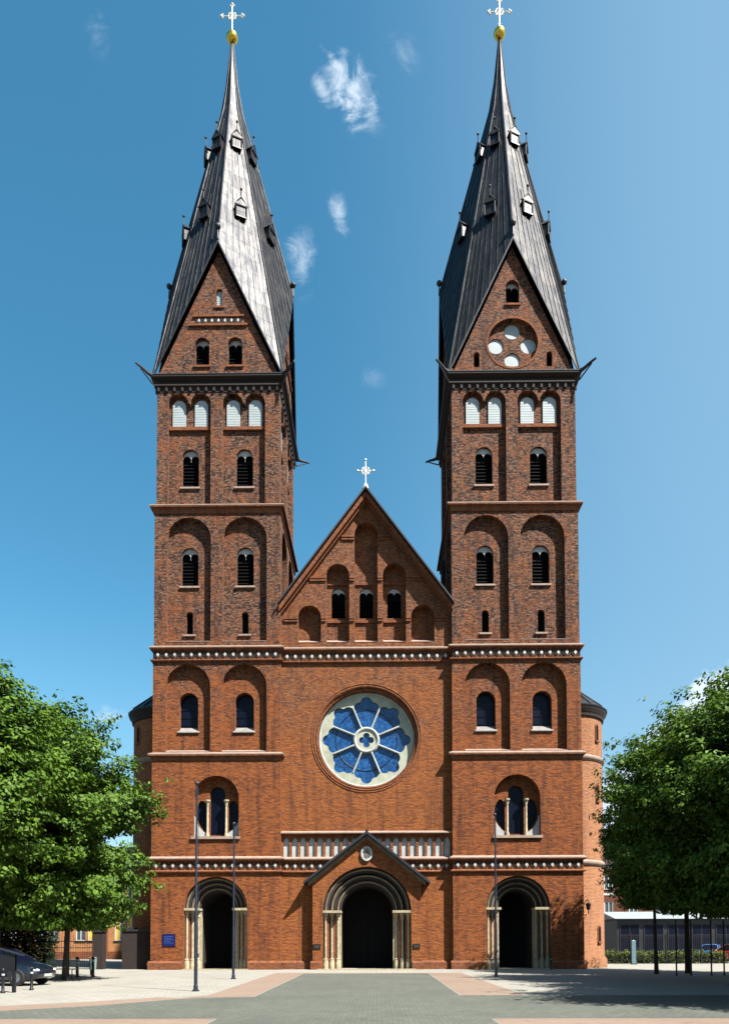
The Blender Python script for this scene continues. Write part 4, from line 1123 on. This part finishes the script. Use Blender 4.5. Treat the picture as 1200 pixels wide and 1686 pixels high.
# ------------------------------------------------------------------ vehicles
RUB = plain('tyre_rubber', (.012,.012,.012), .8)
RIM = plain('alloy_rim', (.4,.4,.42), .35, .8)
HLM = plain('headlight_glass', (.6,.62,.65), .1, .2, var=.1)
TLM = plain('red_lens', (.45,.01,.008), .2, var=.2)
def carpaint(name, c):
    m, n, b = newmat(name); b.inputs['Base Color'].default_value = tuple(c)+(1,); b.inputs['Roughness'].default_value = .3; b.inputs['Metallic'].default_value = .3
    b.inputs['Coat Weight'].default_value = .8; b.inputs['Coat Roughness'].default_value = .05; return m
def car(paint):
    """nose towards +x"""
    t = empty('parked_car')
    # body lofted from cross-sections (x, half width, bottom z, shoulder z, centre z)
    st = [(-2.08,.62,.42,.72,.74),(-2.02,.78,.30,.88,.92),(-1.7,.84,.24,.93,.98),(-1.0,.86,.22,.94,.96),(0,.87,.22,.93,.95),(.9,.86,.22,.92,.96),(1.25,.85,.22,.86,.92),(1.75,.80,.24,.76,.82),(2.0,.70,.30,.64,.70),(2.1,.52,.40,.54,.58)]
    mb = MB(); n = 12; k = 0
    for x, hw, zb, zs_, zc_ in st:
        mb.v += [(x,-hw*.85,zb),(x,-hw,zb+.12),(x,-hw*1.02,(zb+zs_)/2),(x,-hw*.98,zs_-.05),(x,-hw*.9,zs_),(x,-hw*.45,zc_),(x,hw*.45,zc_),(x,hw*.9,zs_),(x,hw*.98,zs_-.05),(x,hw*1.02,(zb+zs_)/2),(x,hw,zb+.12),(x,hw*.85,zb)]
    for i in range(len(st)-1):
        for j in range(n):
            j2 = (j+1) % n; mb.f.append((i*n+j, i*n+j2, (i+1)*n+j2, (i+1)*n+j))
    mb.f.append(tuple(range(n))); mb.f.append(tuple(range((len(st)-1)*n, len(st)*n)))
    mb.build('body', paint, t, True)
    # cabin: dark glasshouse with painted roof and pillars
    gb = [(-1.95,.70,.93),(1.15,.74,.92)]; gt = [(-1.45,.56,1.38),(.25,.58,1.42)]
    mb = MB(); mb.add([(gb[0][0],-.72,.92),(gb[1][0],-.74,.9),(gb[1][0],.74,.9),(gb[0][0],.72,.92),(gt[0][0],-.56,1.39),(gt[1][0],-.58,1.42),(gt[1][0],.58,1.42),(gt[0][0],.56,1.39)],
        [(0,1,5,4),(1,2,6,5),(2,3,7,6),(3,0,4,7)]); mb.build('windows', GLASSD, t)
    mb = MB(); V = []
    for x, hw, z in ((-1.5,.57,1.385),(-1.3,.58,1.43),(-.6,.60,1.46),(0,.60,1.455),(.28,.59,1.415)):
        V += [(x,-hw,z-.01),(x,-hw*.7,z+.03),(x,hw*.7,z+.03),(x,hw,z-.01)]
    mb.add(V, [(i*4+j, i*4+j+1, i*4+j+5, i*4+j+4) for i in range(4) for j in range(3)])
    for s in (-1, 1):
        mb.tube([(1.17,s*.745,.9),(.27,s*.59,1.42)], .028, 5); mb.tube([(-1.97,s*.725,.92),(-1.47,s*.565,1.39)], .045, 5); mb.tube([(-.55,s*.735,.92),(-.58,s*.585,1.43)], .03, 5)
    mb.build('roof', paint, t, True)
    for x in (-1.3, 1.32):
        for s in (-1, 1):
            mb = MB(); y = s*.80; prof = [(.18,-.09),(.31,-.09),(.325,-.06),(.325,.06),(.31,.09),(.18,.09)]
            k = 20
            V = [(x+r*math.cos(2*PI*j/k), y+h, .325+r*math.sin(2*PI*j/k)) for r, h in prof for j in range(k)]
            mb.add(V, [(i*k+j, i*k+(j+1) % k, (i+1)*k+(j+1) % k, (i+1)*k+j) for i in range(5) for j in range(k)]); wh = mb.build('wheel', RUB, t, True)
            mb = MB(); V = [(x, y+s*.06, .325)]+[(x+.19*math.cos(2*PI*j/k), y+s*.085, .325+.19*math.sin(2*PI*j/k)) for j in range(k)]
            mb.add(V, [(0, j+1, (j+1) % k+1) for j in range(k)]); mb.build('rim', RIM, wh)
    for s in (-1, 1):
        mb = MB(); mb.ball((1.98, s*.56, .60), .11, 6, .6); mb.build('headlight', HLM, t, True)
        mb = MB(); mb.box(-2.09,-1.98,min(s*.55,s*.76),max(s*.55,s*.76),.66,.84); mb.build('tail_light', TLM, t)
        mb = MB(); mb.ball((.85, s*.98, .98), .1, 6, .7); mb.build('wing_mirror', paint, t, True)
    mb = MB(); mb.box(2.08,2.115,-.26,.26,.36,.46); mb.build('number_plate', PLAST, t)
    return t
c1 = car(carpaint('dark_blue_paint', (.004,.008,.018))); c1.location = (-14.3, -16.6, 0); c1.rotation_euler = (0,0,rad(-8))
tag(c1, 'dark blue car parked in the shade of the left tree behind a bollard', 'car', 'parked cars')
def recolour(o, mat):
    for ch in o.children:
        if ch.name.split('.')[0] in ('body', 'roof', 'wing_mirror'):
            ch.data = ch.data.copy(); ch.data.materials[0] = mat
for (x, y, a, col, nm, lab) in ((29.4, 18.5, 60, (.03,.14,.36), 'blue_paint', 'bright blue car parked behind the right tree trunks, left of the red car'),
                            (29.2, 14.2, 115, (.42,.015,.012), 'red_paint', 'red car parked at the right edge beyond the tree trunks')):
    c = copy_tree(c1); recolour(c, carpaint(nm, col)); c.location = (x, y, 0); c.rotation_euler = (0,0,rad(a)); tag(c, lab)

# ------------------------------------------------------------------ buildings behind
def facade(bm_wall, Fm, outer, wins, d=.18):
    bm_wall.fill(Fm, [outer]+wins, 0)
    for q in wins: bm_wall.reveal(Fm, q, 0, d)
WHITE = plain('white_frame_paint', (.5,.5,.48), .5, var=.1)
YEL = plain('yellow_blind', (.72,.42,.02), .6, var=.15)
PANE = plain('window_pane', (.05,.07,.09), .08, var=.4, scale=.6, spec=.7)
Ysc = 32.
school = empty('school_building', (-29.5, Ysc, 0))
mb = MB(); Fm = Fr(0, 0, 'S')
wins = []; info = []
for i in range(9):
    x = -9.6+i*2.05+(.38 if i % 2 == 0 else -.38)
    for z0, z1 in ((1.95, 4.7), (6.3, 8.4)):
        P = rect(x-.5, x+.5, z0, z1); wins.append(P); info.append((x, z0, z1, i))
facade(mb, Fm, rect(-13, 9.5, 0, 9.3), wins, .14)
mb.add([(-13,0,0),(-13,12,0),(-13,12,9.3),(-13,0,9.3)], [(0,1,2,3)]); mb.add([(9.5,0,0),(9.5,12,0),(9.5,12,9.3),(9.5,0,9.3)], [(0,1,2,3)]); mb.add([(-13,12,0),(9.5,12,0),(9.5,12,9.3),(-13,12,9.3)], [(0,1,2,3)])
def Bp(mb, name, mat, parent, smooth=False): return mb.build(name, mat, parent, smooth)
Bp(mb, 'wall', BRS, school)
mb = MB()
for x in (-12.2, -6.5, -2.4, 1.7, 5.8, 9.1): mb.box(x-.16, x+.16, -.12, .0, .8, 9.2)
Bp(mb, 'pilaster', BRL, school)
mb = MB(); mb.box(-13.05, 9.55, -.14, 0.0, 0, .8); mb.box(-13.1, 9.6, -.25, 0.0, 8.95, 9.4); Bp(mb, 'plinth_and_cornice', BRL, school)
mb = MB(); mb.add([(-13.4,-.5,9.3),(9.9,-.5,9.3),(9.9,12.4,9.3),(-13.4,12.4,9.3),(-10,5.9,12.6),(6.5,5.9,12.6)], [(0,1,5,4),(1,2,5),(2,3,4,5),(3,0,4)]); Bp(mb, 'roof', SLATE, school)
for x, z0, z1, i in info:
    mb = MB()
    for a, b in ((x-.5, x-.42), (x+.42, x+.5), (x-.035, x+.035)): mb.box(a, b, .06, .13, z0, z1)
    for z in (z0, (z0+z1)*.5+.35, z1-.08): mb.box(x-.419, x+.419, .07, .125, z, z+.08)
    wf = Bp(mb, 'window', WHITE, school)
    mb = MB(); mb.add([(x-.5,.138,z0),(x+.5,.138,z0),(x+.5,.138,z1),(x-.5,.138,z1)], [(0,1,2,3)]); Bp(mb, 'pane', PANE, wf)
    if i in (5, 6, 7, 8) and z0 < 3:
        mb = MB(); mb.add([(x-.41,.134,z0+.1),(x-.04,.134,z0+.1),(x-.04,.134,z1-.3),(x-.41,.134,z1-.3)], [(0,1,2,3)]); Bp(mb, 'blind', YEL, wf)
    mb = MB(); mb.box(x-.6, x+.6, -.09, .06, z0-.13, z0-.01); Bp(mb, 'sill', SLATE, wf)
tag(school, 'salmon brick school building with tall white and yellow windows left of the church', 'building')

pil = empty('gate_pillar', (-17.0, 1.2, 0))
mb = MB(); mb.box(-.32,.32,-.32,.32,0,2.35); mb.build('shaft', BRD, pil); mb = MB(); mb.box(-.38,.38,-.38,.38,2.35,2.45); mb.add([(-.38,-.38,2.45),(.38,-.38,2.45),(.38,.38,2.45),(-.38,.38,2.45),(0,0,2.68)], [(0,1,4),(1,2,4),(2,3,4),(3,0,4)]); mb.build('cap', SLATE, pil)  # near-black colour stands in for the tower's shade on pillar and wall
tag(pil, 'brick gate pillar, its shade painted in dark, between the iron railing and the open gateway', 'gate pillar')
wl = empty('boundary_wall', (-14.5, 1.2, 0))
mb = MB(); mb.box(-.95, 1.2, -.3, .3, 0, 2.4); mb.build('wall', BRD, wl)
mb = MB(); mb.box(-1.02, 1.2, -.37, .37, 2.4, 2.52); mb.box(-.9,-.3,-.3,.3,2.52,2.66); mb.build('coping', SLATE, wl)
tag(wl, 'brick wall end, its shade painted in dark, joining the left stair turret, right of the gateway', 'wall')
fe = empty('iron_railing', (-20.2, 1.2, 0))
for i in range(52):
    pass
mb = MB(); mb.box(-6.5, 3.3, -.02, .02, .25, .30); mb.box(-6.5, 3.3, -.02, .02, 1.75, 1.8); mb.box(-6.5, 3.3, -.02, .02, 1.35, 1.39); mb.build('rail', IRON, fe)
mb = MB()
for i in range(66):
    x = -6.45+i*.148; mb.tube([(x,0,.05),(x,0,2.0),(x,0,2.1)], [.011,.011,.002], 5)
mb.build('bars', IRON, fe)
for x in (-6.5, -3.2, 0.05): 
    mb = MB(); mb.box(x-.05, x+.05, -.05, .05, 0, 2.2); mb.build('post', IRON, fe)
tag(fe, 'black iron railing of thin upright bars before the school building', 'railing')

# right side: apartment block, pavilion, mesh fence
apt = empty('apartment_building', (36, 42, 0))
mb = MB(); Fm = Fr(0, 0, 'S'); wins = []; info = []
for i in range(8):
    x = -11+i*2.9
    for z0 in (1.6, 4.9, 8.0):
        wins.append(rect(x-.55, x+.55, z0, z0+1.55)); info.append((x, z0))
facade(mb, Fm, rect(-13, 13, 0, 10.6), wins, .15)
for x in (-13, 13): mb.add([(x,0,0),(x,11,0),(x,11,10.6),(x,0,10.6)], [(0,1,2,3)])
mb.build('wall', BRF, apt)
mb = MB(); mb.box(-13.1, 13.1, -.2, .0, 10.3, 10.7); mb.box(-13.05, 13.05, -.06, 0.0, 7.2, 7.45); mb.build('cornice', WHITE, apt)
mb = MB(); mb.add([(-13.3,-.4,10.7),(13.3,-.4,10.7),(13.3,11.4,10.7),(-13.3,11.4,10.7),(-12,4,14.2),(12,4,14.2),(12,7,14.2),(-12,7,14.2)], [(0,1,5,4),(1,2,6,5),(2,3,7,6),(3,0,4,7),(4,5,6,7)])
mb.build('roof', plain('dark_tile_roof', (.035,.022,.02), .7, var=.4), apt)
for x in (-10, -6, -2, 2, 6, 10):
    mb = MB(); mb.box(x-.6, x+.6, .25, 2.6, 11.1, 12.5); d_ = mb.build('dormer', WHITE, apt)
    mb = MB(); mb.box(x-.42, x+.42, .22, .248, 11.3, 12.3); mb.build('pane', PANE, d_)
for x, z0 in info:
    mb = MB(); z1 = z0+1.55
    for a, b in ((x-.55, x-.43), (x+.43, x+.55), (x-.04, x+.04)): mb.box(a, b, .05, .12, z0, z1)
    for z in (z0, z1-.1): mb.box(x-.429, x+.429, .055, .115, z, z+.1)
    wf = mb.build('window', WHITE, apt)
    mb = MB(); mb.add([(x-.55,.145,z0),(x+.55,.145,z0),(x+.55,.145,z1),(x-.55,.145,z1)], [(0,1,2,3)]); mb.build('pane', PANE, wf)
    mb = MB(); mb.box(x-.65, x+.65, -.1, .04, z0-.14, z0-.01); mb.build('sill', WHITE, wf)
tag(apt, 'dark brick apartment block with white-framed windows behind the right tree', 'building')

pav = empty('pavilion', (29.5, 26, 0))
mb = MB(); mb.box(-5.8, 6, 0, 8, 0, 3.9); mb.build('wall', plain('pavilion_wall', (.012,.014,.016), .5, var=.5, scale=2), pav)
mb = MB(); mb.add([(-6.1,-.5,3.9),(6.2,-.5,3.9),(6.2,4,4.75),(-6.1,4,4.75),(6.2,8.3,3.9),(-6.1,8.3,3.9)], [(0,1,2,3),(3,2,4,5),(0,3,5),(1,4,2)]); mb.build('roof', plain('pale_sheet_roof', (.26,.29,.31), .5, var=.15, scale=1), pav)
for i in range(5):
    x = -4.6+i*2.3; mb = MB()
    for a, b in ((x-.95, x-.88), (x+.88, x+.95), (x-.03, x+.03)): mb.box(a, b, -.06, -.002, .5, 3.4)
    for z in (.5, 2.3, 3.33): mb.box(x-.879, x+.879, -.055, -.003, z, z+.07)
    wf = mb.build('window', bpy.data.materials['pavilion_wall'], pav); mb = MB(); mb.add([(x-.9,-.02,.55),(x+.9,-.02,.55),(x+.9,-.02,3.35),(x-.9,-.02,3.35)], [(0,1,2,3)]); mb.build('pane', GLASSD, wf)
tag(pav, 'low dark glazed pavilion with a pale pitched roof right of the church', 'building')

fe = empty('bar_fence', (21.5, 11, 0))
mb = MB(); mb.box(-4.2, 6.5, -.02, .02, .3, .35); mb.box(-4.2, 6.5, -.02, .02, 2.0, 2.05); mb.build('rail', IRON, fe)
mb = MB()
for i in range(76):
    x = -4.15+i*.14; mb.box(x-.011, x+.011, -.011, .011, .06, 2.15)
mb.build('bars', IRON, fe)
for i in range(5):
    x = -4.2+i*2.65; mb = MB(); mb.box(x-.05,x+.05,-.06,.06,0,2.3); mb.build('post', IRON, fe)
tag(fe, 'dark upright-bar fence between the right stair turret and the tree trunks', 'fence')
t = empty('marker_post', (19.6, 9.4, 0)); mb = MB(); mb.box(-.15,.15,-.06,.06,0,1.75); mb.add([(-.15,-.06,1.75),(.15,-.06,1.75),(.15,.06,1.75),(-.15,.06,1.75),(0,0,1.82)], [(0,1,4),(1,2,4),(2,3,4),(3,0,4)]); mb.build('panel', plain('pale_blue_paint', (.10,.17,.20), .5, var=.15), t)
mb = MB(); mb.box(-.2,.2,-.1,.1,0,.06); mb.build('foot', IRON, t)
tag(t, 'pale blue upright panel post before the dark bar fence', 'post')
for i, (x, y, lab) in enumerate(((15.25, -9.4, 'slender dark post between the two leftmost right-hand tree trunks'), (16.05, -9.2, 'slender dark post just left of the thickest of the middle tree trunks'),
                  (16.95, -9.4, 'slender dark post between two thick tree trunks on the right'), (17.75, -9.0, 'slender dark post in front of the parked blue car'))):
    t = empty('steel_post', (x, y, 0)); mb = MB(); mb.lathe((0,0,0), [(0,0),(.07,0),(.07,.04),(.04,.06),(.036,2.6),(.05,2.62),(.05,2.68),(0,2.72)], 10); mb.build('shaft', IRON, t, True)
    mb = MB(); mb.lathe((0,0,0), [(.042,1.0),(.05,1.02),(.05,1.1),(.042,1.12)], 10); mb.build('collar', IRON, t)
    tag(t, lab, 'post', 'slender posts under the right trees')

# ------------------------------------------------------------------ vegetation
def leaf_mesh(name, pts, nrm, size, seed, mat):
    rng = np.random.default_rng(seed); n = len(pts)
    d = rng.normal(size=(n, 3)); d[:, 2] *= .8
    nn = nrm*1.0+rng.normal(size=(n, 3))*.40+np.array([0,0,.75]); nn /= np.linalg.norm(nn, axis=1)[:, None]
    t = np.cross(nn, d); t /= np.linalg.norm(t, axis=1)[:, None]; b = np.cross(nn, t)
    s = size*rng.uniform(.65, 1.35, (n, 1))
    # pointed leaf: four corners of a kite, slightly folded
    V = np.stack([pts-t*s*.62, pts+b*s*.45-nn*s*.1, pts+t*s*.75, pts-b*s*.45-nn*s*.1], axis=1).reshape(-1, 3)
    me = bpy.data.meshes.new(name); me.vertices.add(4*n); me.vertices.foreach_set('co', V.ravel().astype(np.float32))
    me.loops.add(4*n); me.loops.foreach_set('vertex_index', np.arange(4*n, dtype=np.int32))
    me.polygons.add(n); me.polygons.foreach_set('loop_start', np.arange(0, 4*n, 4, dtype=np.int32)); me.polygons.foreach_set('loop_total', np.full(n, 4, dtype=np.int32))
    me.update(); me.validate(); me.materials.append(mat); return me
def make_tree(seed, H=12.5, R=4.2, trunk=2.6, nleaf=85000, leaf=.135):
    """linden: straight trunk, ascending limbs, egg-shaped crown built from leafy sprays"""
    rng = np.random.default_rng(seed); t = empty('tree')
    mb = MB(); bend = rng.normal(size=2)*.12
    top = H*.8; pts = []; rs = []
    for i in range(8):
        f = i/7; pts.append((bend[0]*math.sin(f*3), bend[1]*math.sin(f*2.2), f*top)); rs.append(.13*(1-f)**.8+.03)
    rs[0] = .2
    mb.tube(pts, rs, 10)
    cz, sr = trunk+(H-trunk)*.42, (H-trunk)*.5
    sprays = []
    nl = 78
    for k in range(nl):
        f = (k+.5)/nl; z0 = trunk*.95+f*(H-trunk)*.70; a = k*2.39996+rng.normal()*.25
        # reach follows an egg-shaped envelope with irregular lobes
        ze = z0+rng.uniform(.2, 1.6)*(.4+f)
        u = (ze-trunk)/(H-trunk); env = R*(max(0., math.sin(PI*min(1, max(.02, u*.86+.12)))))**.75
        env *= .82+.28*rng.random()+.12*math.sin(a*3+seed)
        e = np.array([env*math.cos(a), env*math.sin(a), ze-.25*env*(1-f)])
        s_ = np.array([0, 0, z0*.92]); mid = (s_+e)/2+np.array([0,0,.35])
        r0_ = .075*(1-f)+.03
        mb.tube([tuple(s_), tuple(mid), tuple(e)], [r0_, r0_*.6, .012], 5, False)
        for q in np.linspace(.3, 1.03, 9):
            p = s_*(1-q)**2+2*mid*q*(1-q)+e*q*q
            sprays.append((p, .30+.42*rng.random()+.24*(1-abs(q-.7))))
            for _ in range(2):
                o = np.clip(rng.normal(size=3), -1.5, 1.5)*np.array([.58,.58,.36])*(.5+q*.6); sprays.append((p+o, .22+.36*rng.random()))
    for k in range(26):
        a = rng.uniform(0, 2*PI); r = rng.uniform(0, R*.42); z = H-1.0-r*.9+rng.normal()*.25
        sprays.append((np.array([r*math.cos(a), r*math.sin(a), z]), .5))
    mb.build('trunk', BARK, t, True)
    C_ = np.array([s[0] for s in sprays]); Rr = np.array([s[1] for s in sprays])
    wgt = Rr**2; idx = rng.choice(len(C_), nleaf, p=wgt/wgt.sum())
    v = rng.normal(size=(nleaf, 3)); v /= np.linalg.norm(v, axis=1)[:, None]; v[:, 2] *= .5
    P = C_[idx]+v*(Rr[idx]*rng.uniform(.25, 1.05, nleaf)**.6)[:, None]
    kp = P[:, 2] > trunk*.85; P = P[kp]; v = v[kp]; v = v/np.linalg.norm(v, axis=1)[:, None]
    out = P-np.array([0, 0, cz]); out /= np.linalg.norm(out, axis=1)[:, None]; out = out*.55+v*.6
    me = leaf_mesh('crown', P, out, leaf, seed, LEAF)
    o = bpy.data.objects.new('crown', me); COL.objects.link(o); o.parent = t
    return t
A_ = make_tree(3); B_ = make_tree(8, 12.8, 4.4, 3.3); C3 = make_tree(12, 13.2, 4.5, 5.0)
spots = [ # proto, x, y, rot, scale xy, scale z, label
 (0, -13.1, -13.2, 0, .86, 1.0, 'leafy linden tree nearest the left tower, its crown overlapping the tower edge'),
 (1, -16.6, -12.2, 60, 1.08, 1.2, 'tall linden behind the nearest left tree, its crown rising at the left edge'),
 (2, -15.4, -19.6, 130, 1.0, .93, 'large linden with a dark underside cut off by the left edge of the picture'),
 (1, -20.5, -6.5, 200, 1.0, .95, 'linden in shade behind the parked car on the left'),
 (0, -21.5, -13.5, 70, 1.1, 1.0, 'linden in the second row beyond the left edge, shading the hedge'),
 (2, 16.9, -6.8, 20, .9, 1.04, 'shaded linden with the crown edge nearest the right stair turret'),
 (2, 14.95, -7.6, 75, .6, .78, 'slender young linden with the leftmost trunk of the right-hand trees'),
 (0, 18.3, -9.2, 90, 1.08, 1.3, 'tallest dark linden on the right, reaching the highest point of the right foliage'),
 (1, 15.05, -16.2, 150, .98, 1.0, 'near linden with a thick trunk at the right edge of the picture'),
 (0, 16.6, -22.5, 215, 1.08, .98, 'linden just outside the right edge casting shade on the paving'),
 (1, 15.1, -27.8, 300, 1.0, 1.0, 'linden nearest the viewer on the right, casting shade on the paving'),
 (0, 23.2, -13.2, 260, 1.15, 1.25, 'unseen linden added in the second row far right to shade the trees before it'),  # this and the next two: out of view, added to shade the visible trees
 (1, 20.6, -20.0, 10, 1.15, 1.45, 'unseen tall linden added outside the right edge to shade the tree before it'),
 (0, 20.0, -26.5, 100, 1.2, 1.5, 'nearest of the unseen lindens added outside the right edge for shade'),
 (1, -25.5, 2.0, 40, 1.2, 1.0, 'linden behind the iron railing at the far left')]
used = set()
for p, x, y, r, sxy, sz, lab in spots:
    o = (A_, B_, C3)[p]
    if p in used: o = copy_tree(o)
    used.add(p)
    o.location = (x, y, 0); o.rotation_euler = (0,0,rad(r)); o.scale = (sxy, sxy, sz)
    tag(o, lab, 'tree', 'linden trees round the square')
# added hedge at the far left, near-black in place of shade under the trees
rng = np.random.default_rng(15); n = 26000
P = np.stack([rng.uniform(-33, -19.3, n), rng.uniform(-1.1, .5, n), rng.uniform(.02, 2.9, n)+rng.normal(size=n)*.1], axis=1)
h = empty('added_dark_hedge', (0, 0, 0)); me = leaf_mesh('foliage', P, np.tile(np.array([0,-.5,.5]), (n, 1)), .15, 16, leafmat('shade_dark_leaves', (.012,.022,.006,1), (.006,.012,.004,1), .1))
o = bpy.data.objects.new('foliage', me); COL.objects.link(o); o.parent = h
mb = MB()
for i in range(28): mb.tube([(-32.8+i*.49, -.3, 0), (-32.8+i*.49, -.3, 2.5)], .03, 5)
mb.build('stems', BARK, h); tag(h, 'added tall hedge, near-black in place of the shade under the trees at the far left, beside the iron railing', 'hedge')
# hedge behind the fence on the right
rng = np.random.default_rng(5); n = 9000
P = np.stack([rng.uniform(17.5, 27.5, n), rng.uniform(11.5, 12.6, n), rng.uniform(.05, .75, n)+rng.normal(size=n)*.12+.15*np.sin(np.arange(n))], axis=1)
h = empty('hedge', (0, 0, 0)); me = leaf_mesh('foliage', P, np.tile(np.array([0,-.5,.5]), (n, 1)), .13, 6, LEAFH)
o = bpy.data.objects.new('foliage', me); COL.objects.link(o); o.parent = h
mb = MB()
for i in range(30): mb.tube([(17.7+i*.33, 12.05, 0), (17.7+i*.33, 12.05, .8)], .015, 4)
mb.build('stems', BARK, h); tag(h, 'low yellow-green hedge behind the dark bar fence', 'hedge')
